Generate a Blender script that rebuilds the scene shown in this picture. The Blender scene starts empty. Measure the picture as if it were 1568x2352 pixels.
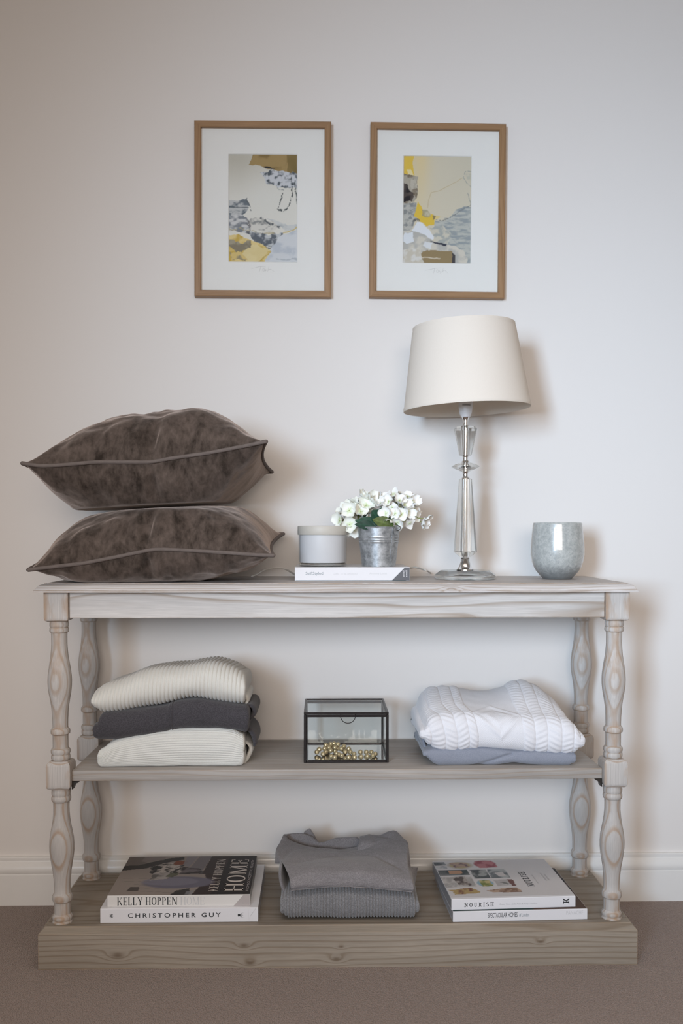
import bpy, bmesh, math, random
import numpy as np
from mathutils import Vector, Matrix

# ------------------------------------------------------------------ camera, world, light, exposure
scene = bpy.context.scene
COL = scene.collection
FPX, CX, CY = 2287.0, 784.0, 1265.0          # focal length and principal point in pixels of the 1568x2352 frame
YAW, PITCH, HCAM = math.radians(1.10), math.radians(1.0), 1.01

cd = bpy.data.cameras.new('camera')
cd.sensor_fit = 'AUTO'; cd.sensor_width = 36.0
cd.lens = FPX / 2352 * 36.0
cd.shift_y = (CY - 1176) / 2352
cd.dof.use_dof = True; cd.dof.focus_distance = 2.34; cd.dof.aperture_fstop = 3.2
cam = bpy.data.objects.new('camera', cd); COL.objects.link(cam)
cam.location = (0, 0, HCAM)
cam.rotation_euler = (math.radians(90) - PITCH, 0, -YAW)
scene.camera = cam

world = bpy.data.worlds.new('world'); scene.world = world
world.use_nodes = True
bg = world.node_tree.nodes['Background']
bg.inputs[0].default_value = (0.94, 0.83, 0.745, 1)
bg.inputs[1].default_value = 0.29

ld = bpy.data.lights.new('window_daylight', 'AREA')
ld.shape = 'RECTANGLE'; ld.size = 0.70; ld.size_y = 1.25
ld.energy = 12.0; ld.color = (0.57, 0.77, 1.0); ld.spread = math.radians(41)
lo = bpy.data.objects.new('window_daylight', ld); COL.objects.link(lo)
lo.location = (-1.55, -2.2, 1.55)
LIGHT_AIM = Vector((0.95, 2.72, 1.20))
lo.rotation_euler = (LIGHT_AIM - Vector(lo.location)).to_track_quat('-Z', 'Y').to_euler()

# added warm fill lamp behind the camera, standing in for bounce off the room
fd = bpy.data.lights.new('room_fill', 'AREA'); fd.shape = 'RECTANGLE'; fd.size = 2.6; fd.size_y = 1.2
fd.energy = 10.6; fd.color = (1.0, 0.88, 0.79); fd.spread = math.radians(58)
fo = bpy.data.objects.new('room_fill', fd); COL.objects.link(fo)
fo.location = (-0.1, -2.0, 1.65); fo.rotation_euler = (Vector((0.0, 2.72, 1.0)) - Vector(fo.location)).to_track_quat('-Z', 'Y').to_euler()

# added overhead fill lamp, brightens upward faces; stands in for ceiling bounce
gd = bpy.data.lights.new('overhead_fill', 'AREA'); gd.shape = 'RECTANGLE'; gd.size = 2.4; gd.size_y = 1.2
gd.energy = 13; gd.color = (1.0, 0.90, 0.82); gd.spread = math.radians(110)
go = bpy.data.objects.new('overhead_fill', gd); COL.objects.link(go)
go.location = (0.2, 0.9, 2.58)

vs = scene.view_settings
vs.view_transform = 'Standard'; vs.look = 'None'; vs.exposure = 0.0; vs.gamma = 1.0
vs.use_curve_mapping = False
scene.cycles.use_denoising = True
scene.cycles.max_bounces = 12; scene.cycles.transparent_max_bounces = 16; scene.cycles.transmission_bounces = 12
scene.cycles.caustics_refractive = False; scene.cycles.caustics_reflective = False

# ------------------------------------------------------------------ pixel -> world
def ray(px, py):
    x, y = (px - CX) / FPX, -(py - CY) / FPX
    fy = math.cos(PITCH) + y * math.sin(PITCH); uz = y * math.cos(PITCH) - math.sin(PITCH)
    return Vector((x * math.cos(YAW) + fy * math.sin(YAW), -x * math.sin(YAW) + fy * math.cos(YAW), uz))
def P(px, py, Y):
    d = ray(px, py); d = d * (Y / d.y); d.z += HCAM; return d
def PZ(px, py, z):
    d = ray(px, py); d = d * ((z - HCAM) / d.z); d.z += HCAM; return d

# ------------------------------------------------------------------ object helpers
def link(name, mesh, parent=None, loc=None, rot=None):
    o = bpy.data.objects.new(name, mesh); COL.objects.link(o)
    if parent is not None: o.parent = parent
    if loc is not None: o.location = loc
    if rot is not None: o.rotation_euler = rot
    return o
def thing(name, label, cat, loc=(0, 0, 0), rz=0.0, group=None, rot=None):
    o = link(name, None, None, loc, rot if rot else (0, 0, rz))
    o['label'] = label; o['category'] = cat
    if group: o['group'] = group
    o.empty_display_size = 0.05
    return o
def tag(o, label, cat, group=None):
    o['label'] = label; o['category'] = cat
    if group: o['group'] = group
    return o
def mesh_of(name, verts, faces, mat=None, smooth=None):
    me = bpy.data.meshes.new(name)
    me.from_pydata([tuple(v) for v in verts], [], [tuple(f) for f in faces]); me.update()
    if mat: me.materials.append(mat)
    if smooth is not None:
        me.polygons.foreach_set('use_smooth', [True] * len(me.polygons))
        if smooth < 179: me.set_sharp_from_angle(angle=math.radians(smooth))
    return me
def bm_mesh(name, bm, mat=None, smooth=None):
    bmesh.ops.recalc_face_normals(bm, faces=bm.faces)
    me = bpy.data.meshes.new(name); bm.to_mesh(me); bm.free()
    if mat: me.materials.append(mat)
    if smooth is not None:
        me.polygons.foreach_set('use_smooth', [True] * len(me.polygons))
        if smooth < 179: me.set_sharp_from_angle(angle=math.radians(smooth))
    return me
def part(name, me, parent, origin=(0, 0, 0), loc=None, rot=None):
    """mesh whose vertices are relative to origin -> child object"""
    if origin != (0, 0, 0): me.transform(Matrix.Translation(-Vector(origin)))
    return link(name, me, parent, loc, rot)

def box(name, lo, hi, mat, bevel=0.0, seg=2):
    bm = bmesh.new(); bmesh.ops.create_cube(bm, size=1)
    lo, hi = Vector(lo), Vector(hi)
    for v in bm.verts:
        v.co = Vector((lo[i] + (v.co[i] + .5) * (hi[i] - lo[i]) for i in range(3)))
    if bevel > 0:
        bmesh.ops.bevel(bm, geom=list(bm.edges), offset=bevel, segments=seg, profile=.5, affect='EDGES')
    return bm_mesh(name, bm, mat, 35 if bevel > 0 else None)

def lathe(name, prof, seg, mat, smooth=40, phase=0.0, cap=True):
    """prof: (radius, z) from bottom to top"""
    V, F = [], []
    n = len(prof)
    for r, z in prof:
        for k in range(seg):
            a = phase + 2 * math.pi * k / seg
            V.append((r * math.cos(a), r * math.sin(a), z))
    for i in range(n - 1):
        for k in range(seg):
            a, b = i * seg + k, i * seg + (k + 1) % seg
            F.append((a, b, b + seg, a + seg))
    if cap:
        if prof[0][0] > 1e-6: F.append(tuple(reversed(range(seg))))
        if prof[-1][0] > 1e-6: F.append(tuple(range((n - 1) * seg, n * seg)))
    me = mesh_of(name, V, F, mat, smooth)
    bm = bmesh.new(); bm.from_mesh(me); bmesh.ops.remove_doubles(bm, verts=bm.verts, dist=1e-7); bm.to_mesh(me); bm.free()
    return me

def tube(name, pts, r, seg, mat, closed=False, smooth=80):
    pts = [Vector(p) for p in pts]; n = len(pts)
    V, F = [], []
    up = Vector((0, 0, 1)); prev = None
    for i, p in enumerate(pts):
        a = pts[(i - 1) % n] if (closed or i > 0) else p
        b = pts[(i + 1) % n] if (closed or i < n - 1) else p
        t = (b - a).normalized()
        if prev is None:
            s = t.cross(up)
            if s.length < .1: s = t.cross(Vector((1, 0, 0)))
        else:
            s = prev - t * prev.dot(t)
        s.normalize(); prev = s; w = t.cross(s)
        rr = r[i] if isinstance(r, (list, tuple)) else r
        for k in range(seg):
            an = 2 * math.pi * k / seg
            V.append(p + (s * math.cos(an) + w * math.sin(an)) * rr)
    m = n if closed else n - 1
    for i in range(m):
        for k in range(seg):
            a, b = i * seg + k, i * seg + (k + 1) % seg
            c, d = ((i + 1) % n) * seg + (k + 1) % seg, ((i + 1) % n) * seg + k
            F.append((a, b, c, d))
    if not closed:
        F.append(tuple(reversed(range(seg)))); F.append(tuple(range((n - 1) * seg, n * seg)))
    bm = bmesh.new(); me = mesh_of(name, V, F, mat, smooth)
    bm.from_mesh(me); bmesh.ops.recalc_face_normals(bm, faces=bm.faces); bm.to_mesh(me); bm.free()
    return me

def catmull(pts, n, closed=False):
    """resample control points (array k x d) to n points, uniform in parameter"""
    p = np.asarray(pts, float); k = len(p)
    t = np.linspace(0, k if closed else k - 1, n, endpoint=not closed)
    i = np.floor(t).astype(int)
    if not closed: i = np.minimum(i, k - 2)
    u = (t - i)[:, None]
    if closed: g = lambda j: p[(i + j) % k]
    else:
        pe = np.vstack([2 * p[0] - p[1], p, 2 * p[-1] - p[-2]]); g = lambda j: pe[i + j + 1]
    a, b, c, d = g(-1), g(0), g(1), g(2)
    return .5 * (2 * b + (c - a) * u + (2 * a - 5 * b + 4 * c - d) * u ** 2 + (3 * b - a - 3 * c + d) * u ** 3)

def grid_normals(G, closed_rows):
    """G (rows, cols, 3)"""
    if closed_rows: dv = np.roll(G, -1, 0) - np.roll(G, 1, 0)
    else: dv = np.gradient(G, axis=0)
    du = np.gradient(G, axis=1)
    n = np.cross(du, dv); l = np.linalg.norm(n, axis=2, keepdims=True); l[l == 0] = 1
    return n / l

def grid_faces(nr, nc, closed_rows=False, off=0):
    F = []
    for i in range(nr if closed_rows else nr - 1):
        j2 = (i + 1) % nr
        for j in range(nc - 1):
            F.append((off + i * nc + j, off + i * nc + j + 1, off + j2 * nc + j + 1, off + j2 * nc + j))
    return F

_rngs = {}
def vnoise(x, y, seed=0):
    """value noise on numpy arrays"""
    key = seed
    if key not in _rngs: _rngs[key] = np.random.RandomState(seed).rand(128, 128)
    T = _rngs[key]
    xi, yi = np.floor(x).astype(int), np.floor(y).astype(int)
    fx, fy = x - xi, y - yi
    fx, fy = fx * fx * (3 - 2 * fx), fy * fy * (3 - 2 * fy)
    a, b = T[yi % 128, xi % 128], T[yi % 128, (xi + 1) % 128]
    c, d = T[(yi + 1) % 128, xi % 128], T[(yi + 1) % 128, (xi + 1) % 128]
    return (a * (1 - fx) + b * fx) * (1 - fy) + (c * (1 - fx) + d * fx) * fy
def fbm(x, y, seed=0, octv=4):
    s, a, t = 0, 1.0, 0
    for o in range(octv):
        s = s + a * vnoise(x * 2 ** o, y * 2 ** o, seed + o * 7); t += a; a *= .5
    return s / t

# ------------------------------------------------------------------ node DSL
class NT:
    def __init__(self, name):
        self.m = bpy.data.materials.new(name); self.m.use_nodes = True
        self.t = self.m.node_tree; self.t.nodes.clear()
        self.out = self.t.nodes.new('ShaderNodeOutputMaterial')
    def n(self, typ, props=None, **inp):
        nd = self.t.nodes.new(typ)
        for k, v in (props or {}).items(): setattr(nd, k, v)
        for k, v in inp.items():
            self.set(nd, k, v)
        return nd
    def set(self, nd, k, v):
        s = nd.inputs[int(k[1:])] if (k[0] == '_' and k[1:].isdigit()) else nd.inputs[k.replace('_', ' ')]
        if isinstance(v, bpy.types.NodeSocket): self.t.links.new(v, s)
        else: s.default_value = v
    def math(self, op, a, b=0.0, c=0.0, clamp=False):
        nd = self.n('ShaderNodeMath', {'operation': op, 'use_clamp': clamp}, _0=a, _1=b, _2=c); return nd.outputs[0]
    def mix(self, f, a, b, blend='MIX'):
        nd = self.t.nodes.new('ShaderNodeMix'); nd.data_type = 'RGBA'; nd.blend_type = blend
        for i, v in ((0, f), (6, a), (7, b)):
            if isinstance(v, bpy.types.NodeSocket): self.t.links.new(v, nd.inputs[i])
            else: nd.inputs[i].default_value = (v if i == 0 else (tuple(v) + (1,) if len(v) == 3 else v))
        return nd.outputs[2]
    def ramp(self, f, stops, interp='LINEAR'):
        nd = self.t.nodes.new('ShaderNodeValToRGB'); cr = nd.color_ramp; cr.interpolation = interp
        while len(cr.elements) < len(stops): cr.elements.new(.5)
        for e, (p, c) in zip(cr.elements, stops):
            e.position = p; e.color = (c, c, c, 1) if isinstance(c, (int, float)) else tuple(c) + (1,)
        self.t.links.new(f, nd.inputs[0]); return nd.outputs[0]
    def obj(self, scale=(1, 1, 1), loc=(0, 0, 0), kind='Object'):
        tc = self.n('ShaderNodeTexCoord')
        mp = self.n('ShaderNodeMapping', Scale=scale, Location=loc); self.t.links.new(tc.outputs[kind], mp.inputs[0])
        return mp.outputs[0]
    def noise(self, vec, scale, detail=3.0, rough=.5, dist=0.0):
        nd = self.n('ShaderNodeTexNoise', Vector=vec, Scale=scale, Detail=detail, Roughness=rough, Distortion=dist); return nd.outputs[0]
    def bump(self, h, strength, dist=.001, normal=None):
        nd = self.n('ShaderNodeBump', Height=h, Strength=strength, Distance=dist)
        if normal is not None: self.t.links.new(normal, nd.inputs['Normal'])
        return nd.outputs[0]
    def bsdf(self, **inp):
        b = self.n('ShaderNodeBsdfPrincipled')
        for k, v in inp.items():
            if k == 'Base_Color' and isinstance(v, tuple) and len(v) == 3: v = v + (1,)
            self.set(b, k, v)
        return b.outputs[0]
    def done(self, sh):
        self.t.links.new(sh, self.out.inputs[0]); return self.m

def plain(name, col, rough=.6, metal=0.0, spec=.5, var=0.04, vs_=30, bump=0.0, bscale=400, coat=0.0):
    N = NT(name)
    v = N.noise(N.obj(), vs_, 4)
    c = N.mix(v, tuple(x * (1 - var) for x in col), tuple(min(1, x * (1 + var)) for x in col))
    kw = dict(Base_Color=c, Roughness=rough, Metallic=metal, Specular_IOR_Level=spec)
    if coat: kw['Coat_Weight'] = coat; kw['Coat_Roughness'] = .1
    if bump: kw['Normal'] = N.bump(N.noise(N.obj(), bscale, 3), bump, .0006)
    return N.done(N.bsdf(**kw))

def wood(name, axis='X', pith=(.05, -.06), freq=210, light=(.47, .45, .425), late=(.30, .225, .16), knots=(), amp=.012,
         strength=.75, wear=True, stretch=1.4, knotcol=(.17, .10, .055), seed=0.0, rough=.55, rub=0.0, wr=.0036):
    N = NT(name)
    tc = N.n('ShaderNodeTexCoord')
    sp = N.n('ShaderNodeSeparateXYZ'); N.t.links.new(tc.outputs['Object'], sp.inputs[0])
    i = {'X': (0, 1, 2), 'Y': (1, 0, 2), 'Z': (2, 0, 1)}[axis]
    g, a, b = (sp.outputs[k] for k in i)
    cv = N.n('ShaderNodeCombineXYZ', X=N.math('MULTIPLY_ADD', g, stretch, seed), Y=N.math('MULTIPLY', a, 9), Z=N.math('MULTIPLY', b, 9)).outputs[0]
    w = N.math('SUBTRACT', N.noise(cv, 1.0, 2.0, .45), .5)
    da, db = N.math('SUBTRACT', a, pith[0]), N.math('SUBTRACT', b, pith[1])
    r = N.math('SQRT', N.math('ADD', N.math('MULTIPLY', da, da), N.math('MULTIPLY', db, db)))
    r = N.math('MULTIPLY_ADD', w, amp * 4, r)
    ksum = None
    for (kx, ky, kz, kr) in knots:
        k = (kx, ky, kz); sc = [1.6, 1.6, 1.6]; sc[i[0]] = .75
        vv = N.n('ShaderNodeVectorMath', {'operation': 'SUBTRACT'}); N.t.links.new(tc.outputs['Object'], vv.inputs[0]); vv.inputs[1].default_value = k
        v2 = N.n('ShaderNodeVectorMath', {'operation': 'MULTIPLY'}); N.t.links.new(vv.outputs[0], v2.inputs[0]); v2.inputs[1].default_value = sc
        ln = N.n('ShaderNodeVectorMath', {'operation': 'LENGTH'}); N.t.links.new(v2.outputs[0], ln.inputs[0])
        q = N.math('DIVIDE', ln.outputs['Value'], kr)
        e = N.math('POWER', 2.718, N.math('MULTIPLY', N.math('MULTIPLY', q, q), -.35))
        r = N.math('MULTIPLY_ADD', e, kr * 1.3, r)
        e2 = N.math('POWER', 2.718, N.math('MULTIPLY', N.math('MULTIPLY', q, q), -1.6))
        ksum = e2 if ksum is None else N.math('MAXIMUM', ksum, e2)
    fr = N.math('FRACT', N.math('MULTIPLY', r, freq))
    line = N.ramp(fr, [(0, .30), (.09, 0), (.62, .06), (.88, 1), (.97, .8), (1, .30)])
    fv = N.n('ShaderNodeCombineXYZ', X=N.math('MULTIPLY', g, 14), Y=N.math('MULTIPLY', a, 420), Z=N.math('MULTIPLY', b, 420)).outputs[0]
    fine = N.noise(fv, 1.0, 3.0, .6)
    pat = N.noise(cv, 2.2, 3.0, .55)
    base = N.mix(N.ramp(pat, [(.3, 0), (.7, 1)]), tuple(x * .84 for x in light), tuple(min(1, x * 1.13) for x in light))
    base = N.mix(N.ramp(fine, [(.25, 0), (.75, 1)]), N.mix(.5, base, tuple(x * .55 for x in light)), base)
    lf = N.math('MULTIPLY', N.math('MULTIPLY', line, strength), N.ramp(pat, [(.2, 1), (.8, .45)]))
    c = N.mix(lf, base, late)
    if ksum is not None: c = N.mix(N.math('MULTIPLY', ksum, .8), c, knotcol)
    if wear:
        bv = N.n('ShaderNodeBevel', {'samples': 4}, Radius=wr)
        ge = N.n('ShaderNodeNewGeometry')
        dt = N.n('ShaderNodeVectorMath', {'operation': 'DOT_PRODUCT'}); N.t.links.new(bv.outputs[0], dt.inputs[0]); N.t.links.new(ge.outputs['Normal'], dt.inputs[1])
        ed = N.ramp(dt.outputs['Value'], [(.82, 1), (.985, 0)])
        ed = N.math('MULTIPLY', ed, N.ramp(N.noise(N.obj(), 35, 3), [(.32, 0), (.56, .85)]))
        c = N.mix(ed, c, (.36, .245, .15))
    if rub:
        rv = N.noise(N.obj((1, 1, .35) if axis == 'Z' else (.35, 1, 1)), 22, 4, .6)
        c = N.mix(N.math('MULTIPLY', N.ramp(rv, [(.54, 0), (.66, 1)]), rub), c, (.40, .255, .15))
    h = N.math('ADD', N.math('MULTIPLY', line, -.5), N.math('MULTIPLY', fine, .7))
    return N.done(N.bsdf(Base_Color=c, Roughness=rough, Specular_IOR_Level=.35, Normal=N.bump(h, .35, .0009)))

def knit(name, col, var=.12, freq=(900, 900, 900), sheen=.35, mott=0.0, dark=None, bump=.5, bdist=.0012):
    """woollen yarn: small stitch relief and optional melange mottling"""
    N = NT(name)
    v = N.obj(freq)
    st = N.noise(v, 1.0, 2.0, .6)
    big = N.noise(N.obj(), 26, 3, .55)
    c = N.mix(big, tuple(x * (1 - var * .6) for x in col), tuple(min(1, x * (1 + var * .5)) for x in col))
    if mott:
        me_ = N.noise(N.obj(), 420, 3, .75)
        c = N.mix(N.ramp(me_, [(.42, mott), (.60, 0)]), c, dark or tuple(x * .5 for x in col))
    c = N.mix(N.ramp(st, [(.3, .35), (.6, 0)]), c, tuple(x * .72 for x in col))
    return N.done(N.bsdf(Base_Color=c, Roughness=.95, Specular_IOR_Level=.15, Sheen_Weight=sheen, Sheen_Roughness=.5,
                         Normal=N.bump(st, bump, bdist)))

def vcol_mat(name, rough=.5, spec=.22):
    N = NT(name)
    at = N.n('ShaderNodeAttribute', {'attribute_name': 'print'})
    fine = N.noise(N.obj(), 900, 2)
    c = N.mix(fine, N.mix(.06, at.outputs['Color'], (0, 0, 0)), at.outputs['Color'])
    return N.done(N.bsdf(Base_Color=c, Roughness=rough, Specular_IOR_Level=spec))

# ------------------------------------------------------------------ materials
M = {}
# painted wall: matt warm-white emulsion with the faintest roller texture
N = NT('wall_paint')
M['wall'] = N.done(N.bsdf(Base_Color=N.mix(N.noise(N.obj(), 1.3, 3), (.765, .735, .705), (.785, .755, .725)), Roughness=.85, Specular_IOR_Level=.2,
                          Normal=N.bump(N.noise(N.obj(), 260, 4), .08, .0005)))
M['ceiling'] = plain('ceiling_paint', (.82, .80, .78), .9)
M['skirting'] = plain('skirting_gloss_paint', (.80, .79, .765), .28, spec=.5, var=.02, bump=.05, bscale=40)
# looped carpet
N = NT('carpet_loop_pile')
vo = N.n('ShaderNodeTexVoronoi', Vector=N.obj((1, .8, 1)), Scale=330.0)
big = N.noise(N.obj(), 9, 4); sp = N.noise(N.obj(), 500, 3, .7)
c = N.mix(big, (.35, .268, .23), (.41, .322, .28))
c = N.mix(N.ramp(vo.outputs['Distance'], [(.15, 0), (.75, .75)]), c, (.21, .155, .13))
c = N.mix(N.ramp(sp, [(.4, .4), (.65, 0)]), c, (.25, .19, .16))
M['carpet'] = N.done(N.bsdf(Base_Color=c, Roughness=1.0, Specular_IOR_Level=.05, Sheen_Weight=.25, Sheen_Roughness=.6,
                            Normal=N.bump(N.math('SUBTRACT', 1.0, vo.outputs['Distance']), .9, .004)))
# velvet
N = NT('taupe_velvet')
v1 = N.noise(N.obj((1.3, 1, .8)), 14, 4, .6, .8); v2 = N.noise(N.obj((1.5, 1, .7)), 60, 4, .65)
fac = N.math('ADD', N.math('MULTIPLY', v1, .7), N.math('MULTIPLY', v2, .45))
c = N.mix(N.ramp(fac, [(.42, 0), (.72, 1)]), (.025, .018, .0135), (.125, .094, .077))
M['velvet'] = N.done(N.bsdf(Base_Color=c, Roughness=.9, Specular_IOR_Level=.1, Sheen_Weight=.65, Sheen_Roughness=.45,
                            Sheen_Tint=(.82, .68, .60, 1), Normal=N.bump(N.noise(N.obj(), 700, 2), .25, .0008)))
M['velvet_piping'] = plain('taupe_velvet_cord', (.150, .122, .108), .85, spec=.15, var=.25, vs_=60, bump=.4, bscale=600)
# knitwear
M['cream_rib'] = knit('cream_rib_knit', (.74, .725, .665), .08, (700, 700, 1500))
M['cream_fine'] = knit('cream_fine_knit', (.73, .725, .68), .08, (300, 900, 1900))
M['charcoal'] = knit('charcoal_felted_wool', (.082, .077, .085), .25, (900, 900, 900), .2, .6, (.028, .026, .03), .6)
M['white_cable'] = knit('white_cable_knit', (.80, .80, .83), .05, (800, 800, 1100))
M['blue_grey'] = knit('blue_grey_jersey', (.285, .305, .36), .12, (1200, 1200, 1200), .25, .5, (.20, .22, .27), .25)
M['grey_melange'] = knit('grey_melange_jersey', (.275, .258, .262), .35, (1200, 1200, 1200), .3, .6, (.13, .12, .12), .25)
M['grey_rib'] = knit('grey_rib_knit', (.285, .283, .29), .2, (800, 800, 700), .35, .75, (.11, .11, .115), .7)
# metals, glass, ceramics
N = NT('galvanised_zinc')
vz = N.n('ShaderNodeTexVoronoi', Vector=N.obj(), Scale=120.0)
nz = N.noise(N.obj(), 70, 5, .65)
M['zinc'] = N.done(N.bsdf(Base_Color=N.mix(N.ramp(nz, [(.35, 0), (.65, 1)]), (.27, .285, .295), (.56, .58, .595)), Metallic=.6,
                          Roughness=N.math('MULTIPLY_ADD', nz, .25, .27), Normal=N.bump(vz.outputs['Distance'], .06, .001)))
M['chrome'] = plain('polished_chrome', (.80, .80, .80), .06, 1.0)
M['black_metal'] = plain('blackened_metal', (.030, .026, .026), .35, .75, var=.4, vs_=160)
M['dark_iron'] = plain('dark_iron', (.05, .045, .04), .5, .8, var=.3)
N = NT('crystal_glass')
g_ = N.n('ShaderNodeBsdfGlass', Color=(.99, 1.0, .995, 1), Roughness=0.0, IOR=1.5).outputs[0]
t_ = N.n('ShaderNodeBsdfTransparent', Color=(.985, .99, .99, 1)).outputs[0]
ms = N.t.nodes.new('ShaderNodeMixShader'); ms.inputs[0].default_value = .74
N.t.links.new(t_, ms.inputs[1]); N.t.links.new(g_, ms.inputs[2]); M['crystal'] = N.done(ms.outputs[0])
def thin_glass(name, tint, refl):
    N = NT(name)
    lw = N.n('ShaderNodeLayerWeight', Blend=.5).outputs['Facing']
    fr = N.math('MULTIPLY_ADD', N.math('POWER', lw, 5.0), .9, .04)
    tr = N.n('ShaderNodeBsdfTransparent', Color=tint + (1,)).outputs[0]
    gl = N.n('ShaderNodeBsdfGlossy', Color=(1, 1, 1, 1), Roughness=.02).outputs[0]
    ms = N.t.nodes.new('ShaderNodeMixShader')
    N.t.links.new(N.math('MULTIPLY', fr, refl), ms.inputs[0]); N.t.links.new(tr, ms.inputs[1]); N.t.links.new(gl, ms.inputs[2])
    return N.done(ms.outputs[0])
M['pane'] = thin_glass('clear_pane', (.968, .978, .976), .25)
M['jar_glass'] = thin_glass('jar_glass', (.95, .955, .95), .3)
M['picture_glass'] = thin_glass('picture_glazing', (.985, .988, .985), .5)
M['mirror'] = plain('mirror_base', (.62, .63, .64), .05, 1.0, var=.01)
N = NT('crackle_glaze')
n1 = N.noise(N.obj(), 95, 5, .7); n2 = N.noise(N.obj(), 330, 3, .7)
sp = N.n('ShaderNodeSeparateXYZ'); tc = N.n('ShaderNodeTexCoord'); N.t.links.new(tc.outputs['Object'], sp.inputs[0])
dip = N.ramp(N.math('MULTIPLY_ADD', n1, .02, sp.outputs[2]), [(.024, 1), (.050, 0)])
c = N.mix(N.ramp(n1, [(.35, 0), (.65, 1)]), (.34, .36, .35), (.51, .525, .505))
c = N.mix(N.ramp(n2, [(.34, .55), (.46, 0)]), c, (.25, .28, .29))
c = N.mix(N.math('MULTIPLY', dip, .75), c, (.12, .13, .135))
M['glaze'] = N.done(N.bsdf(Base_Color=c, Roughness=.3, Specular_IOR_Level=.4, Coat_Weight=1.0, Coat_Roughness=.045, Coat_IOR=1.6))
M['wax'] = plain('white_wax', (.80, .79, .82), .45, var=.02)
M['lid'] = plain('cream_lid', (.56, .53, .47), .5, var=.05, vs_=90)
M['pearl'] = plain('champagne_pearl', (.62, .50, .29), .2, .5, .6, var=.06, vs_=60, coat=.6)
# lampshade: cream cotton over card
N = NT('cream_lampshade_cotton')
wv = N.noise(N.obj((900, 900, 140)), 1.0, 2)
c = N.mix(wv, (.86, .79, .70), (.90, .835, .75))
df = N.bsdf(Base_Color=c, Roughness=.95, Specular_IOR_Level=.1, Normal=N.bump(wv, .15, .0004))
tl = N.n('ShaderNodeBsdfTranslucent', Color=(.85, .74, .60, 1)).outputs[0]
ms = N.t.nodes.new('ShaderNodeMixShader'); ms.inputs[0].default_value = .14
N.t.links.new(df, ms.inputs[1]); N.t.links.new(tl, ms.inputs[2]); M['shade'] = N.done(ms.outputs[0])
M['socket'] = plain('white_plastic', (.74, .74, .76), .3, var=.02)
M['cord'] = plain('clear_flex', (.62, .59, .54), .3, var=.05)
# plant
N = NT('hydrangea_petal')
at = N.n('ShaderNodeAttribute', {'attribute_name': 'print'})
M['petal'] = N.done(N.bsdf(Base_Color=at.outputs['Color'], Roughness=.6, Specular_IOR_Level=.25, Sheen_Weight=.15,
                           Subsurface_Weight=.15, Subsurface_Radius=(.004, .004, .003)))
N = NT('hydrangea_leaf')
at = N.n('ShaderNodeAttribute', {'attribute_name': 'print'})
M['leaf'] = N.done(N.bsdf(Base_Color=N.mix(N.noise(N.obj(), 160, 3), at.outputs['Color'], N.mix(.3, at.outputs['Color'], (.005, .02, .012))), Roughness=.5, Specular_IOR_Level=.4))
M['stem'] = plain('green_stem', (.22, .27, .06), .6, var=.2)
# paper goods
M['white_cover'] = plain('white_coated_cover', (.74, .735, .755), .32, spec=.4, var=.02)
M['offwhite_cover'] = plain('offwhite_cover', (.70, .68, .65), .4, spec=.35, var=.02)
M['pages'] = plain('page_edges', (.66, .63, .58), .9, var=.12, vs_=500)
M['ink'] = plain('black_ink', (.018, .022, .025), .5, var=.02)
M['teal_ink'] = plain('slate_ink', (.17, .22, .25), .5, var=.02)
M['grey_ink'] = plain('grey_ink', (.40, .40, .41), .5, var=.02)
M['pale_ink'] = plain('pale_silver_ink', (.55, .55, .555), .4, var=.02)
M['faint_ink'] = plain('faint_pencil', (.63, .62, .60), .8, var=.02)
M['slate'] = plain('slate_block_print', (.075, .08, .095), .4, var=.04)
M['cream_print'] = plain('cream_print', (.62, .55, .49), .4, var=.03)
M['stone_print'] = plain('stone_print', (.43, .39, .38), .4, var=.03)
M['print'] = vcol_mat('printed_colour')
M['art'] = vcol_mat('art_print', .75, .15)
M['mat'] = plain('white_mount_card', (.88, .87, .845), .9, spec=.2, var=.01)
M['teal_edge'] = plain('dark_teal_board', (.01, .07, .065), .5)
# console woods
zb = .093
M['wood_top'] = wood('whitewashed_pine_top', 'X', (2.50, 1.07), 130, knots=[(.300, 2.30, .884, .010)], amp=.010, strength=.8, light=(.65, .615, .595))
M['wood_apron'] = wood('whitewashed_pine_apron', 'X', (2.50, .80), 95, amp=.016, strength=.95, light=(.67, .64, .61), seed=3.1, knots=[(.55, 2.335, .80, .008)])
M['wood_shelf'] = wood('grey_washed_pine_shelf', 'X', (2.5, .30), 120, amp=.012, strength=.6, light=(.44, .41, .38), seed=8.0)
M['wood_base'] = wood('shaded_brown_pine_base', 'X', (2.5, -.22), 95, amp=.012, strength=.8, light=(.34, .292, .235), late=(.17, .12, .075), seed=5.0,  # slightly warmer pine, with the dim light at the plinth painted into its colour
                      knots=[tuple(P(270, 2195, 2.30)) + (.014,), tuple(P(560, 2172, 2.30)) + (.010,), tuple(P(574, 2212, 2.30)) + (.011,),
                             tuple(P(783, 2175, 2.30)) + (.006,), tuple(P(772, 2203, 2.30)) + (.010,), tuple(P(1241, 2163, 2.30)) + (.008,)],
                      knotcol=(.115, .075, .045))
M['wood_leg'] = wood('turned_whitewashed_pine', 'Z', (.006, .060), 130, amp=.006, strength=.95, light=(.56, .53, .50), late=(.37, .255, .17), stretch=1.0, seed=1.7, rub=.55, wr=.004)
M['oak'] = wood('oak_frame_h', 'X', (.03, -.9), 300, amp=.01, strength=.6, light=(.36, .212, .105), late=(.20, .10, .042), wear=False, rough=.45)
M['oak_v'] = wood('oak_frame_v', 'Z', (.03, -.9), 300, amp=.01, strength=.6, light=(.36, .212, .105), late=(.20, .10, .042), wear=False, rough=.45)

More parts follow.
